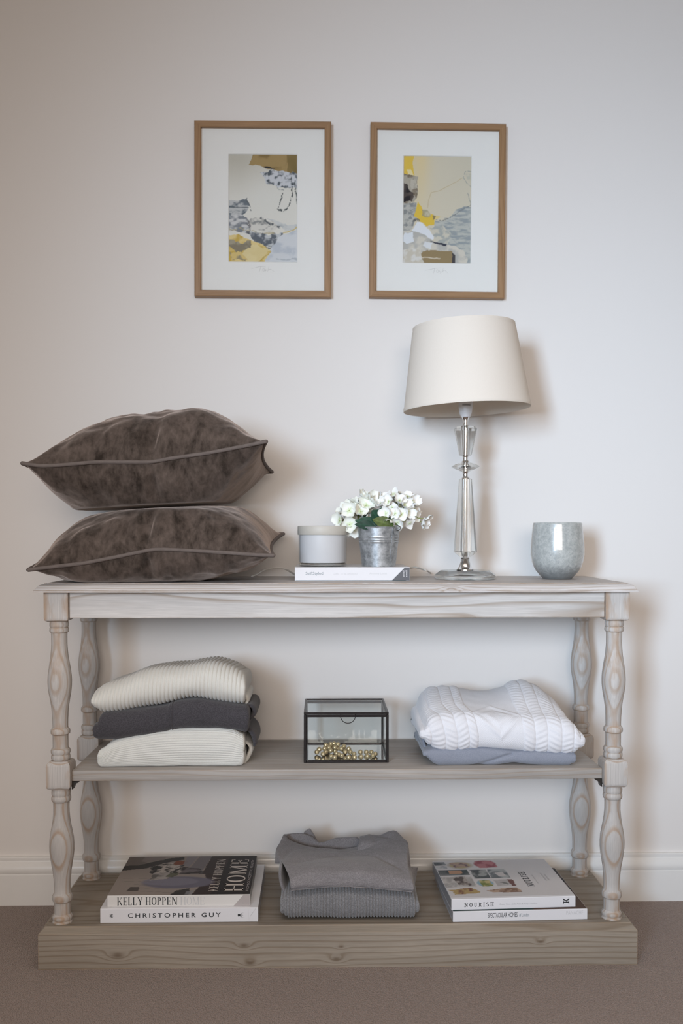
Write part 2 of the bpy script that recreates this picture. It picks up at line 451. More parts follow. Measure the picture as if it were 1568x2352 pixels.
# ------------------------------------------------------------------ room shell
YW, YB = 2.72, 2.700
def struct(name, me):
    o = link(name, me); o['kind'] = 'structure'; return o
XL, XR, YR, ZC = -2.3, 2.6, -3.0, 2.62
struct('floor', box('floor', (XL, YR, -.05), (XR, YW + .1, 0), M['carpet']))
struct('wall_back', box('wall_back', (XL, YW, 0), (XR, YW + .1, ZC), M['wall']))
struct('ceiling', box('ceiling', (XL, YR, ZC), (XR, YW + .1, ZC + .1), M['ceiling']))
# skirting board: flat face, groove, rounded torus, small cap
prof = [(0, 0), (.020, 0), (.020, .083), (.0185, .0845), (.0185, .087), (.0205, .0885), (.0222, .094), (.0222, .100), (.020, .107), (.0165, .113), (.0125, .117),
        (.0115, .120), (.0125, .1225), (.0125, .1275), (.010, .130), (0, .130)]
V, F = [], []
for x in (XL, XR):
    for d, z in prof: V.append((x, YW - d, z))
n = len(prof)
for k in range(n - 1): F.append((k, k + 1, n + k + 1, n + k))
struct('baseboard_back', mesh_of('baseboard_back', V, F, M['skirting'], 25))

# ------------------------------------------------------------------ console table
ZT = .894                                   # table top surface
ZS = .453                                   # middle shelf surface
ORG = (.0365, 2.50, 0)
table = thing('console_table', 'long whitewashed pine console table with turned legs, middle shelf and thick plinth', 'table', ORG)
X0, X1, Y0, Y1 = -.6655, .7355, 2.300, 2.706
def rings_mesh(name, rings, mat, smooth=30):
    """stack of rectangles (x0,x1,y0,y1,z)"""
    V, F = [], []
    for (a, b, c, d, z) in rings: V += [(a, c, z), (b, c, z), (b, d, z), (a, d, z)]
    for i in range(len(rings) - 1):
        for k in range(4):
            F.append((i * 4 + k, i * 4 + (k + 1) % 4, i * 4 + 4 + (k + 1) % 4, i * 4 + 4 + k))
    F.append((3, 2, 1, 0)); m = (len(rings) - 1) * 4; F.append((m, m + 1, m + 2, m + 3))
    return mesh_of(name, V, F, mat, smooth)
rg = []
for d, z in [(0, .8735), (0, .8775), (.0015, .8785), (.0035, .8785), (.0042, .8815), (.0068, .8858), (.0105, .8892), (.015, .8915), (.0185, .8922), (.0205, .8925), (.0208, .8935), (.0215, .894)]:
    rg.append((X0 + d, X1 - d, Y0 + d * .9, Y1 - d * .2, z))
wt = lambda me, origin=(0, 0, 0): me
# wood grain is laid out in world coordinates: keep the object's origin at the world origin through the parent
def tpart(name, me):
    me.transform(Matrix.Translation((0, 0, 0)))
    o = link(name, me, table, (-ORG[0], -ORG[1], -ORG[2])); return o
tpart('table_top', rings_mesh('table_top', rg, M['wood_top'], 25))
LXL, LXR, LYF, LYB = -.617, .692, 2.352, 2.648
BH = .028
za0, za1 = P(700, 1419, 2.335).z, .8735
tpart('apron', box('apron_front', (LXL + BH - .001, 2.332, za0), (LXR - BH + .001, 2.352, za1), M['wood_apron'], .0012, 1))
tpart('apron', box('apron_back', (LXL + BH, 2.648, za0), (LXR - BH, 2.668, za1), M['wood_apron'], .0012, 1))
for x in (LXL, LXR):
    tpart('apron', box('apron_side', (x - .012, LYF + BH, za0), (x + .012, LYB - BH, za1), M['wood_apron'], .0012, 1))
# middle shelf
tpart('shelf', box('shelf', (LXL + BH + .0005, 2.342, ZS - .0255), (LXR - BH - .0005, 2.682, ZS), M['wood_shelf'], .0015, 2))
# plinth base
rg = [(X0 + .008, X1 + .001, 2.300, 2.690, 0), (X0 + .008, X1 + .001, 2.300, 2.690, .081), (X0 + .0085, X1 + .0005, 2.3005, 2.6895, .0825), (X0 + .018, X1 - .009, 2.3165, 2.680, .0915),
      (X0 + .0185, X1 - .0095, 2.3175, 2.6795, .0935), (X0 + .020, X1 - .011, 2.319, 2.678, zb + .001), (X0 + .023, X1 - .014, 2.322, 2.675, zb)]
tpart('plinth', rings_mesh('plinth', rg, M['wood_base'], 20))

def leg_mesh():
    """turned leg: square top block, vase turning, square mid block, second vase turning, foot"""
    zc = lambda py: P(145, py, 2.352).z
    k = .001017
    up = [(1425, 20), (1428, 21.2), (1434, 21.9), (1439, 21.2), (1440.5, 20), (1442, 21.5), (1447, 22.3), (1451, 21.6), (1453, 18.6), (1460, 18.2), (1478, 18.1), (1492, 18.9), (1505, 20.2),
          (1520, 22.4), (1535, 24.9), (1550, 26.8), (1563, 27.5), (1576, 27.1), (1590, 25.4), (1604, 22.9), (1618, 20.6), (1632, 19), (1650, 18), (1670, 17.6), (1672, 19.5), (1675, 21.8), (1680, 22.3),
          (1684, 21.8), (1686.5, 18), (1690, 17.7), (1717, 17.8), (1718.5, 20.5), (1722, 22.3), (1727, 22.3), (1730.5, 20.8), (1732, 20.5), (1734, 21.6), (1740, 21.8), (1743, 20.5), (1745, 19)]
    lo_ = [(1808, 20), (1813, 21.6), (1818, 22), (1823, 21.6), (1826, 20.6), (1829, 22), (1834, 22.4), (1838, 21.4), (1841, 18.7), (1850, 18.3), (1866, 18.4), (1880, 19.7), (1895, 22),
           (1910, 25), (1924, 27.4), (1938, 28.4), (1952, 28.2), (1966, 26.8), (1982, 24.2), (1998, 21.4), (2014, 19.7), (2032, 18.9), (2048, 18.8), (2051, 20.5), (2055, 22.8), (2062, 23.2), (2067, 22), (2069.5, 19.2),
           (2074, 18.9), (2096, 19), (2099, 21), (2102, 23), (2106, 23.2), (2109, 22.4), (2111, 21.8), (2114, 23.2), (2119, 23.6), (2122, 22.8)]
    V, F = [], []
    def ringstack(prof, seg=40):
        off = len(V); m = len(prof)
        for py, r in prof:
            z = py if py < 3 else zc(py)
            for q in range(seg):
                a = 2 * math.pi * q / seg; V.append((r * k * math.cos(a), r * k * math.sin(a), z))
        for i in range(m - 1):
            for q in range(seg):
                a, b = off + i * seg + q, off + i * seg + (q + 1) % seg
                F.append((a, a + seg, b + seg, b))
        F.append(tuple(off + q for q in range(seg))); F.append(tuple(off + (m - 1) * seg + q for q in reversed(range(seg))))
    ringstack(up); ringstack(lo_ + [(zb + .0002, 22.2)])
    def block(zs):
        off = len(V)
        for h, z in zs:
            for sx, sy in ((-1, -1), (1, -1), (1, 1), (-1, 1)): V.append((sx * h, sy * h, z))
        for i in range(len(zs) - 1):
            for q in range(4):
                a, b = off + i * 4 + q, off + i * 4 + (q + 1) % 4
                F.append((a, b, b + 4, a + 4))
        F.append((off + 3, off + 2, off + 1, off)); e = off + (len(zs) - 1) * 4; F.append((e, e + 1, e + 2, e + 3))
    b1, b0 = zc(1808), zc(1745)
    block([(.0215, b1 - .001), (.026, b1 + .0025), (.0275, b1 + .006), (.028, b1 + .010), (.028, b0 - .011), (.0272, b0 - .007), (.025, b0 - .003), (.021, b0)])
    t0 = zc(1425)
    block([(.0215, t0 - .001), (.0262, t0 + .0015), (.0275, t0 + .0045), (.028, t0 + .009), (.028, .8734)])
    bm = bmesh.new(); me = mesh_of('leg', V, F, M['wood_leg'], 32)
    bm.from_mesh(me); bmesh.ops.recalc_face_normals(bm, faces=bm.faces); bm.to_mesh(me); bm.free()
    me.polygons.foreach_set('use_smooth', [True] * len(me.polygons)); me.set_sharp_from_angle(angle=math.radians(32))
    # the mesh is built at world height; drop it to the foot
    me.transform(Matrix.Translation((0, 0, -zb)))
    return me
LEG = leg_mesh()
for i, (x, y) in enumerate(((LXL, LYF), (LXR, LYF), (LXL, LYB), (LXR, LYB))):
    lean = math.radians(-.42 if x < 0 else .28)
    o = link('leg', LEG, table, (x - ORG[0] + (.003 if x < 0 else -.002), y - ORG[1], zb), (0, lean, (0, math.pi, math.pi / 2 * 0 + .5, 2.6)[i] * 0))
    if i in (1, 2):                      # grain of each leg differs: turn it a quarter about its own axis
        o.rotation_euler = (0, lean, 0)
# corner brackets screwed under the shelf
for x, s in ((LXL + BH, 1), (LXR - BH, -1)):
    for y in (2.352, 2.648):
        bm = bmesh.new()
        q = [bm.verts.new((x + s * a, y - .010 + b, z)) for b in (0, .02) for a, z in ((0, ZS - .026), (.016, ZS - .026), (.0155, ZS - .029), (.009, ZS - .0315), (.0055, ZS - .036), (.003, ZS - .044), (0, ZS - .045))]
        bm.faces.new(q[:7]); bm.faces.new(list(reversed(q[7:])))
        for a in range(7): bm.faces.new((q[a], q[7 + a], q[7 + (a + 1) % 7], q[(a + 1) % 7]))
        tpart('bracket', bm_mesh('bracket', bm, M['dark_iron']))['label'] = 'dark metal corner bracket under shelf'

# ------------------------------------------------------------------ velvet cushions
def smin(a, b, k):
    h = np.clip(.5 + .5 * (b - a) / k, 0, 1); return b * (1 - h) + a * h - k * h * (1 - h)
def pillow(name, label, corners, seam_front, Ht, Hb, floor_fn, ceil_fn, pinch, seed, groupname):
    A, B, C, D = [np.array(c) for c in corners]      # front-left, front-right, back-right, back-left
    nu, nv = 190, 140
    # denser rows close to the seam
    uu = np.sin(np.linspace(-1, 1, nu) * math.pi / 2); vv = np.sin(np.linspace(-1, 1, nv) * math.pi / 2)
    uu = .55 * uu + .45 * np.linspace(-1, 1, nu); vv = .75 * vv + .25 * np.linspace(-1, 1, nv)
    U, W = np.meshgrid(uu, vv)
    bow = .028
    Ub = U * (1 - (.062 * (U > 0) + bow * (U <= 0)) * (1 - W ** 2) * np.abs(U) ** 3); Wb = W * (1 - .10 * (1 - U ** 2) * np.abs(W) ** 3)
    s, t = (Ub + 1) / 2, (Wb + 1) / 2
    Pos = ((1 - s) * (1 - t))[..., None] * A + (s * (1 - t))[..., None] * B + (s * t)[..., None] * C + ((1 - s) * t)[..., None] * D
    sf = np.interp((uu + 1) / 2, [p[0] for p in seam_front], [p[1] for p in seam_front])
    sf = np.convolve(np.pad(sf, 4, 'edge'), np.ones(9) / 9, 'valid')
    sf[0] = 0; sf[-1] = 0
    Pos[..., 2] += sf[None, :] * (1 - t) ** 1.5
    prof = (np.clip(1 - np.abs(U) ** 2.3, 0, 1)) ** .72 * (np.clip(1 - np.abs(W) ** 2.2, 0, 1)) ** .62
    nz = (fbm(U * 2.2 + 9, W * 2.2 + 5, seed, 3) - .5)
    fold = np.exp(-((U - pinch[0] - .06 * (W + 1)) / .05) ** 2) * np.exp(-((W + 1) / .30) ** 2)
    fold2 = np.exp(-((U - pinch[0] - .13) / .07) ** 2) * np.exp(-((W + 1) / .34) ** 2)
    drape = np.sin(U * 21 + 3 * fbm(U * 3, W * 3, seed + 9, 2)) * np.exp(-((W + .82) / .16) ** 2)
    ang = np.arctan2(np.abs(W) - 1.15, np.abs(U) - 1.15); rad = np.hypot(np.abs(W) - 1.1, np.abs(U) - 1.1)
    corn = np.sin(ang * 17 + seed) * np.exp(-(rad / .38) ** 2)
    sheets = []
    for sg, H in ((1, Ht), (-1, Hb)):
        h = H * prof * (1 + .22 * nz) + prof ** .35 * (.0045 * (fbm(U * 5 + 3 * sg, W * 5, seed + 3, 3) - .5) * 2 + .0022 * corn + .0016 * drape) \
            - (pinch[1] * fold - pinch[1] * .55 * fold2) * np.clip(prof * 3, 0, 1)
        h = np.clip(h, 0, None)
        G = Pos.copy(); G[..., 2] += sg * h
        if floor_fn is not None: G[..., 2] = -smin(-G[..., 2], -floor_fn(G[..., 0], G[..., 1]), .006)
        if ceil_fn is not None: G[..., 2] = smin(G[..., 2], ceil_fn(G[..., 0], G[..., 1]), .012)
        Nn = grid_normals(G, False); Nn = Nn * np.sign(Nn[..., 2:3].mean() * sg)
        big = fbm(U * 2.6 + 5 * sg, W * 2.0 + 3, seed + 5, 3) - .5
        gather = np.sin(U * 24 + 7 * fbm(U * 2.2, W * 1.6 + 4 * sg, seed + 9, 2)) * np.exp(-((W + .80) / .22) ** 2) * (.35 + fbm(U * 4, W * 2, seed + 13, 2))
        dent = np.exp(-((U - pinch[0] - .10 * (W + 1)) / .034) ** 2) * np.exp(-((W + .88) / .16) ** 2) - .8 * np.exp(-((U - pinch[0] - .075 - .10 * (W + 1)) / .045) ** 2) * np.exp(-((W + .88) / .18) ** 2)
        edge_ = np.clip(prof * 2.5, 0, 1)
        dn = (.007 * big + .0030 * gather - .0075 * dent + .0028 * corn) * edge_
        free = np.ones_like(dn)
        if floor_fn is not None: free = free * np.clip((G[..., 2] - floor_fn(G[..., 0], G[..., 1])) / .012, 0, 1)
        if ceil_fn is not None: free = free * np.clip((ceil_fn(G[..., 0], G[..., 1]) - G[..., 2]) / .012, 0, 1)
        G = G + Nn * (dn * free)[..., None]
        if floor_fn is not None: G[..., 2] = np.maximum(G[..., 2], floor_fn(G[..., 0], G[..., 1]))
        sheets.append(G)
    V = np.concatenate([sheets[0].reshape(-1, 3), sheets[1].reshape(-1, 3)])
    F = grid_faces(nv, nu) + [tuple(reversed(f)) for f in grid_faces(nv, nu, off=nu * nv)]
    base = Vector(((A[0] + B[0]) / 2, (A[1] + D[1]) / 2, float(V[:, 2].min())))
    root = thing(name, label, 'cushion', base, group=groupname)
    bm = bmesh.new(); me = mesh_of('cover', V, F, M['velvet'])
    bm.from_mesh(me); bmesh.ops.remove_doubles(bm, verts=bm.verts, dist=2e-5); bm.to_mesh(me); bm.free()
    me.polygons.foreach_set('use_smooth', [True] * len(me.polygons))
    part('cover', me, root, tuple(base))
    mid = (sheets[0] + sheets[1]) / 2
    loop = list(mid[0, :]) + list(mid[1:, -1]) + list(mid[-1, ::-1][1:]) + list(mid[::-1, 0][1:-1])
    ctr = np.mean(loop, axis=0)
    loop = [p + (p - ctr) * np.array([.004, .008, 0]) for p in loop]
    # thin out and smooth so that the cord turns the corners
    loop = np.array(loop)
    for _ in range(2): loop = (np.roll(loop, 1, 0) + 2 * loop + np.roll(loop, -1, 0)) / 4
    loop = catmull(loop[::2], 420, True)
    part('piping', tube('piping', loop, .0047, 8, M['velvet_piping'], True), root, tuple(base))
    return root
# contact surface between the two cushions: a gently tilted saddle
ca, cb = P(205, 1172, 2.40), P(550, 1154, 2.40)
def contact(x, y):
    s = (x - ca.x) / (cb.x - ca.x); return ca.z + (cb.z - ca.z) * s + .012 * ((y - 2.46) / .2) ** 2 * 0
fl = lambda x, y: np.full_like(x, ZT + .0006)
up_ = lambda x, y: contact(x, y) + .0035
dn_ = lambda x, y: contact(x, y) - .0035
k = .00100
pillow('velvet_cushion', 'taupe velvet piped cushion lying on the console, under another cushion',
       (P(66, 1309, 2.275), P(627, 1276, 2.285), P(650, 1226, 2.655), P(140, 1255, 2.655)),
       [(0, 0), (.10, .003), (.22, .006), (.36, .017), (.49, .029), (.52, .030), (.62, .024), (.80, .012), (.93, .003), (1, 0)],
       .128, .095, fl, dn_, (-.06, .010), 11, 'velvet cushions stacked on the console')
pillow('velvet_cushion', 'taupe velvet piped cushion on top of the cushion stack', 
       (P(52, 1064, 2.270), P(610, 1014, 2.280), P(624, 1084, 2.640), P(140, 1110, 2.655)),
       [(0, 0), (.07, -.009), (.14, -.011), (.30, -.010), (.49, -.020), (.53, -.022), (.60, -.017), (.75, -.013), (.93, -.004), (1, 0)],
       .142, .140, up_, None, (.04, .013), 23, 'velvet cushions stacked on the console')

# ------------------------------------------------------------------ folded knitwear
def roll(st, Yf, Yb, r, nu, endr=.012, top_fn=None, disp=None, n_exp=2.4, floor=None, na=40, nt=26):
    """folded garment: st rows of (px, top_front_py, bottom_py, top_back_dz); cross-section a rounded slab whose fold faces the camera.
    Returns grid (loop, station, 3)"""
    st = np.array(st, float)
    C = []
    for px, yt, yb, dz in st:
        a, b = P(px, yt, Yf + r * .6), P(px, yb, Yf + r * .5)
        C.append((a.x, a.z, b.z, dz))
    C = catmull(np.array(C), nu)
    # arrange stations by equal x
    xs = np.linspace(C[0, 0], C[-1, 0], nu)
    C = np.stack([xs] + [np.interp(xs, C[:, 0], C[:, i]) for i in (1, 2, 3)], 1)
    # rounded ends
    ne = 6; L, R = [], []
    for q in range(1, ne + 1):
        a = q / ne * math.pi / 2
        L.insert(0, (endr * math.sin(a), math.cos(a))); R.append((endr * math.sin(a), math.cos(a)))
    cols = [(C[0, 0] - dx, 0, sc) for dx, sc in L] + [(C[j, 0], j, 1.0) for j in range(nu)] + [(C[-1, 0] + dx, nu - 1, sc) for dx, sc in R]
    G = []
    for x, j, sc in cols:
        zt, zb_, dz = C[j, 1], C[j, 2], C[j, 3]
        if floor is not None: zb_ = max(zb_, floor + .0004) if not callable(floor) else max(zb_, floor(x))
        h = (zt - zb_) / 2; zm = (zt + zb_) / 2
        pts = []
        for y in np.linspace(Yb - r, Yf + r, 10)[:-1]: pts.append((y, zb_))
        for a in np.linspace(-90, 90, na):
            ca_, sa = math.cos(math.radians(a)), math.sin(math.radians(a))
            pts.append((Yf + r - r * abs(ca_) ** (2 / n_exp), zm + h * math.copysign(abs(sa) ** (2 / n_exp), sa)))
        for t in np.linspace(0, 1, nt)[1:-1]:
            pts.append((Yf + r + (Yb - Yf - 2 * r) * t, zt + dz * math.sin(t * math.pi / 2) ** 1.3))
        zt2 = zt + dz; h2 = (zt2 - zb_) / 2; zm2 = (zt2 + zb_) / 2
        for a in np.linspace(90, -90, 12):
            ca_, sa = math.cos(math.radians(a)), math.sin(math.radians(a))
            pts.append((Yb - r + r * ca_, zm2 + h2 * sa))
        pts = np.array(pts)
        s_ = max(sc, .02) ** .45
        cyy = (Yf + Yb) / 2
        yy = pts[:, 0]; zz = zm + (pts[:, 1] - zm) * s_
        if sc < 1: yy = np.where(yy < cyy, np.maximum(yy, Yf + endr * .6 * (1 - sc)), np.minimum(yy, Yb - endr * .6 * (1 - sc)))
        if callable(floor) is False and floor is not None: zz = np.maximum(zz, floor + .0004)
        G.append(np.stack([np.full(len(pts), x), yy, zz], 1))
    G = np.array(G).transpose(1, 0, 2)           # loop x stations
    if top_fn is not None: G = top_fn(G)
    if disp is not None:
        Nn = grid_normals(G, True)
        nl, nc = G.shape[:2]
        Uc = (np.arange(nc) - ne) / (nu - 1)
        seg = np.linalg.norm(np.roll(G[:, nc // 2], -1, 0) - G[:, nc // 2], axis=1); S = np.concatenate([[0], np.cumsum(seg)[:-1]])
        d = disp(np.broadcast_to(Uc, (nl, nc)), np.broadcast_to(S[:, None], (nl, nc)), G)
        # orient outward
        cen = G.mean(axis=0, keepdims=True); sgn = np.sign(((G - cen) * Nn).sum(2).mean()) or 1
        G = G + Nn * sgn * d[..., None]
        if floor is not None and not callable(floor): G[..., 2] = np.maximum(G[..., 2], floor + .0003)
    return G
def garment(name, G, mat, parent, origin):
    nl, nc = G.shape[:2]
    V = G.reshape(-1, 3); F = grid_faces(nl, nc, True)
    F.append(tuple(i * nc for i in range(nl))); F.append(tuple(i * nc + nc - 1 for i in reversed(range(nl))))
    bm = bmesh.new(); me = mesh_of(name, V, F, mat)
    bm.from_mesh(me); bmesh.ops.recalc_face_normals(bm, faces=bm.faces); bm.to_mesh(me); bm.free()
    me.polygons.foreach_set('use_smooth', [True] * len(me.polygons))
    return part(name, me, parent, origin)
def ribs(N_, amp, low=.002, seed=1, skew=0.0, sharp=.7):
    def f(U, S, G):
        return amp * (np.abs(np.sin(math.pi * N_ * (U + skew * S))) ** sharp - .6) + low * (fbm(U * 6, S * 14, seed, 3) - .5) * 2
    return f
def soft(low=.003, seed=1, fine=.0):
    def f(U, S, G): return low * (fbm(U * 5 + 2, S * 16, seed, 4) - .5) * 2 + fine * (fbm(U * 60, S * 160, seed + 2, 2) - .5)
    return f
def flap(name, pts, thick, wid, mat, parent, origin, y0, y1):
    """small folded-over layer seen at the side of a pile: an extruded rounded strip in the xz plane, running back from y0 to y1"""
    c = catmull(np.array([(p.x, p.z) for p in pts]), 26)
    loops = []
    ny = 14
    for j in range(ny):
        t = j / (ny - 1); y = y0 + (y1 - y0) * t; e = min(1, math.sin(math.pi * (.06 + .88 * t)) * 2.2)
        d = np.gradient(c, axis=0); nn = np.stack([-d[:, 1], d[:, 0]], 1); nn /= np.linalg.norm(nn, axis=1, keepdims=True) + 1e-9
        tk = thick * e * np.sin(np.linspace(.25, math.pi - .25, len(c)))[:, None] ** .5
        up = c + nn * tk; dn = c - nn * tk
        lp = np.vstack([up, dn[::-1]])
        loops.append(np.stack([lp[:, 0], np.full(len(lp), y), lp[:, 1]], 1))
    G = np.array(loops).transpose(1, 0, 2)
    return garment(name, G, mat, parent, origin)

Gp = 'folded jumpers piled at the left of the shelf'
# bottom cream jumper, fine horizontal ribs
b = P(400, 1762, 2.37); o = (b.x, 2.49, ZS)
root = thing('folded_jumper', 'cream finely ribbed jumper folded at the bottom of the left shelf pile', 'jumper', o, group=Gp)
def fine_rows(U, S, G): return .0011 * np.sin(S * 2 * math.pi / .0056) + .003 * (fbm(U * 5, S * 14, 5, 3) - .5) * 2
G = roll([(236, 1722, 1764, .0), (262, 1704, 1765, .002), (300, 1690, 1764, .004), (360, 1677, 1763, .004), (420, 1672, 1761, .002), (480, 1672, 1763, 0), (530, 1676, 1762, -.003), (553, 1688, 1757, -.006)],
         2.362, 2.600, .030, 150, .008, disp=fine_rows, floor=ZS, na=130)
garment('body', G, M['cream_fine'], root, o)
flap('folded_edge', [P(557, 1693, 2.44), P(573, 1705, 2.44), P(577, 1718, 2.44), P(566, 1742, 2.44), P(551, 1757, 2.44)], .006, 0, M['cream_fine'], root, o, 2.41, 2.58)
# charcoal jumper
b = P(400, 1690, 2.37); o = (b.x, 2.49, P(400, 1690, 2.37).z)
root = thing('folded_jumper', 'charcoal wool jumper folded between two cream jumpers', 'jumper', o, group=Gp)
CH = [(226, 1660, 1698, 0), (236, 1638, 1700, .002), (270, 1634, 1699, .002), (320, 1628, 1691, .002), (380, 1620, 1680, .002), (394, 1613, 1677, .002), (440, 1606, 1673, .002), (490, 1610, 1673, .002), (540, 1618, 1678, 0), (562, 1622, 1683, -.004)]
def seam(U, S, G):
    px = (G[..., 0] - P(395, 1640, 2.37).x)
    return soft(.0025, 9, .0006)(U, S, G) + .0014 * np.exp(-(px / .0011) ** 2) - .0016 * np.exp(-((px - .0028) / .0014) ** 2) - .0010 * np.exp(-((px + .0028) / .0014) ** 2)
G = roll(CH, 2.358, 2.605, .028, 420, .010, disp=seam)
garment('body', G, M['charcoal'], root, o)
flap('sleeve_fold', [P(556, 1634, 2.44), P(572, 1617, 2.44), P(583, 1620, 2.44), P(585, 1634, 2.44), P(570, 1649, 2.44), P(556, 1655, 2.44)], .006, 0, M['charcoal'], root, o, 2.40, 2.57)
flap('sleeve_fold', [P(552, 1662, 2.42), P(570, 1672, 2.42), P(582, 1686, 2.42), P(586, 1702, 2.42), P(584, 1711, 2.42)], .0065, 0, M['charcoal'], root, o, 2.40, 2.56)
# top cream chunky ribbed jumper
b = P(400, 1610, 2.37); o = (b.x, 2.49, P(400, 1625, 2.37).z)
root = thing('folded_jumper', 'cream chunky ribbed jumper folded on top of the left shelf pile', 'jumper', o, group=Gp)
G = roll([(224, 1586, 1628, -.004), (240, 1574, 1638, -.004), (290, 1556, 1632, -.004), (330, 1540, 1626, -.004), (370, 1533, 1619, -.004), (420, 1530, 1606, -.004), (455, 1524, 1604, -.004), (490, 1521, 1610, -.004), (530, 1531, 1616, -.005), (556, 1545, 1617, -.008)],
         2.360, 2.590, .062, 460, .008, disp=ribs(37, .0036, .0022, 3, -.12, .5), n_exp=2.1)
garment('body', G, M['cream_rib'], root, o)
flap('folded_edge', [P(557, 1598, 2.43), P(566, 1596, 2.43), P(569, 1606, 2.43), P(563, 1616, 2.43), P(556, 1617, 2.43)], .005, 0, M['cream_rib'], root, o, 2.41, 2.58)

# right of the shelf: blue-grey tee under white cable knit
Gp = 'folded tops piled at the right of the shelf'
b = P(1150, 1760, 2.37); o = (b.x, 2.49, ZS)
root = thing('folded_jersey', 'blue grey jersey top folded under the white cable knit jumper', 'top', o, group=Gp)
def tee(U, S, G):
    c = G[..., 0]; x0 = P(1178, 1740, 2.37).x
    fold = np.exp(-((c - x0 + (.545 - G[..., 2]) * .0) / .02) ** 2)
    diag = np.exp(-(((G[..., 2] - ZS - .030) - (c - x0) * .35) / .0045) ** 2) * (c < x0) * np.exp(-((c - x0) / .09) ** 2)
    return .0035 * (fbm(U * 4 + 7, S * 12, 21, 3) - .5) * 2 - .005 * diag - .002 * fold
G = roll([(978, 1722, 1738, 0), (1002, 1716, 1756, 0), (1050, 1712, 1760, 0), (1120, 1714, 1758, 0), (1180, 1720, 1754, 0), (1250, 1724, 1756, 0), (1300, 1724, 1757, 0), (1312, 1728, 1752, 0)],
         2.366, 2.615, .020, 140, .008, disp=tee, floor=ZS)
garment('body', G, M['blue_grey'], root, o)
flap('folded_edge', [P(968, 1682, 2.44), P(970, 1700, 2.44), P(976, 1716, 2.44), P(990, 1735, 2.44), P(1004, 1752, 2.42)], .0055, 0, M['blue_grey'], root, o, 2.41, 2.60)
o = (b.x, 2.49, P(1150, 1725, 2.37).z)
root = thing('folded_jumper', 'white cable knit jumper folded on the blue grey top', 'jumper', o, group=Gp)
def cables(U, S, G):
    u = U + .0
    edges = np.array([-.06, .045, .135, .215, .29, .345, .64, .715, .795, .885, .96, 1.06])
    s = S - .23
    us = U + .10 * np.clip(s, 0, .12) / .12 * (.9 - U)
    k = np.clip(np.searchsorted(edges, us.ravel()).reshape(us.shape) - 1, 0, len(edges) - 2)
    w = edges[k + 1] - edges[k]; t = np.clip((us - edges[k]) / w, 0, 1)
    tube_ = np.sqrt(np.clip(1 - (2 * t - 1) ** 2, 0, 1))
    d = .0048 * tube_ ** .7 + .0008 * np.sin(2 * math.pi * (S / .012 + t * 1.1 * np.where(k % 2 == 0, 1, -1))) * tube_
    # centre panel: flat ground with a raised lozenge
    cen = (us > .345) & (us < .64)
    lz = np.abs((us - .49) / .15) + np.abs((S - .285) / .055)
    ridge = np.exp(-((lz - 1) / .15) ** 2) * .0026 + np.exp(-((lz - .45) / .18) ** 2) * .0018
    d = np.where(cen, .0012 + ridge + .0007 * np.sin(S * 1100) * np.sin(U * 420), d)
    d = d * np.clip(np.minimum(U + .02, 1.02 - U) / .05, 0, 1)
    return d + .0055 * (fbm(U * 4 + 1, S * 10, 31, 3) - .5) * 2
def hump(G):
    x0 = P(1205, 1600, 2.5).x
    top = G[..., 1] > 2.40
    bump_ = .026 * np.exp(-((G[..., 0] - x0) / .055) ** 2) * np.clip((G[..., 1] - 2.38) / .14, 0, 1)
    zmid = G[..., 2].mean()
    G[..., 2] += np.where(G[..., 2] > zmid - .008, bump_, 0)
    return G
G = roll([(974, 1668, 1696, .014), (990, 1648, 1712, .030), (1020, 1642, 1726, .036), (1070, 1640, 1722, .034), (1130, 1642, 1718, .028), (1180, 1644, 1722, .028), (1230, 1644, 1727, .030), (1280, 1648, 1730, .026), (1312, 1662, 1729, .014), (1326, 1682, 1718, .004)],
         2.358, 2.610, .040, 420, .012, disp=cables, top_fn=hump, na=70, nt=60)
garment('body', G, M['white_cable'], root, o)

# bottom shelf centre: grey ribbed jumper and grey melange tee
Gp = 'folded grey tops in the middle of the plinth'
b = P(800, 2118, 2.36); o = (b.x, 2.48, zb)
root = thing('folded_jumper', 'grey ribbed knit jumper folded on the plinth beneath a grey tee', 'jumper', o, group=Gp)
G = roll([(652, 2056, 2100, 0), (668, 2048, 2112, 0), (690, 2044, 2117, 0), (740, 2040, 2117, 0), (800, 2038, 2116, 0), (860, 2040, 2117, 0), (920, 2044, 2117, 0), (945, 2050, 2110, 0), (953, 2058, 2098, 0)],
         2.338, 2.58, .036, 480, .007, disp=ribs(43, .0036, .003, 4), floor=zb)
garment('body', G, M['grey_rib'], root, o)
zt_ = P(800, 2040, 2.36).z
o = (b.x, 2.48, zt_ - .004)
root = thing('folded_tee', 'grey melange tee with open neckline folded on the grey ribbed jumper', 'top', o, group=Gp)
def row(pts, Y): return [tuple(P(x, y, Y + (dy[0] if dy else 0))) for x, y, *dy in pts]
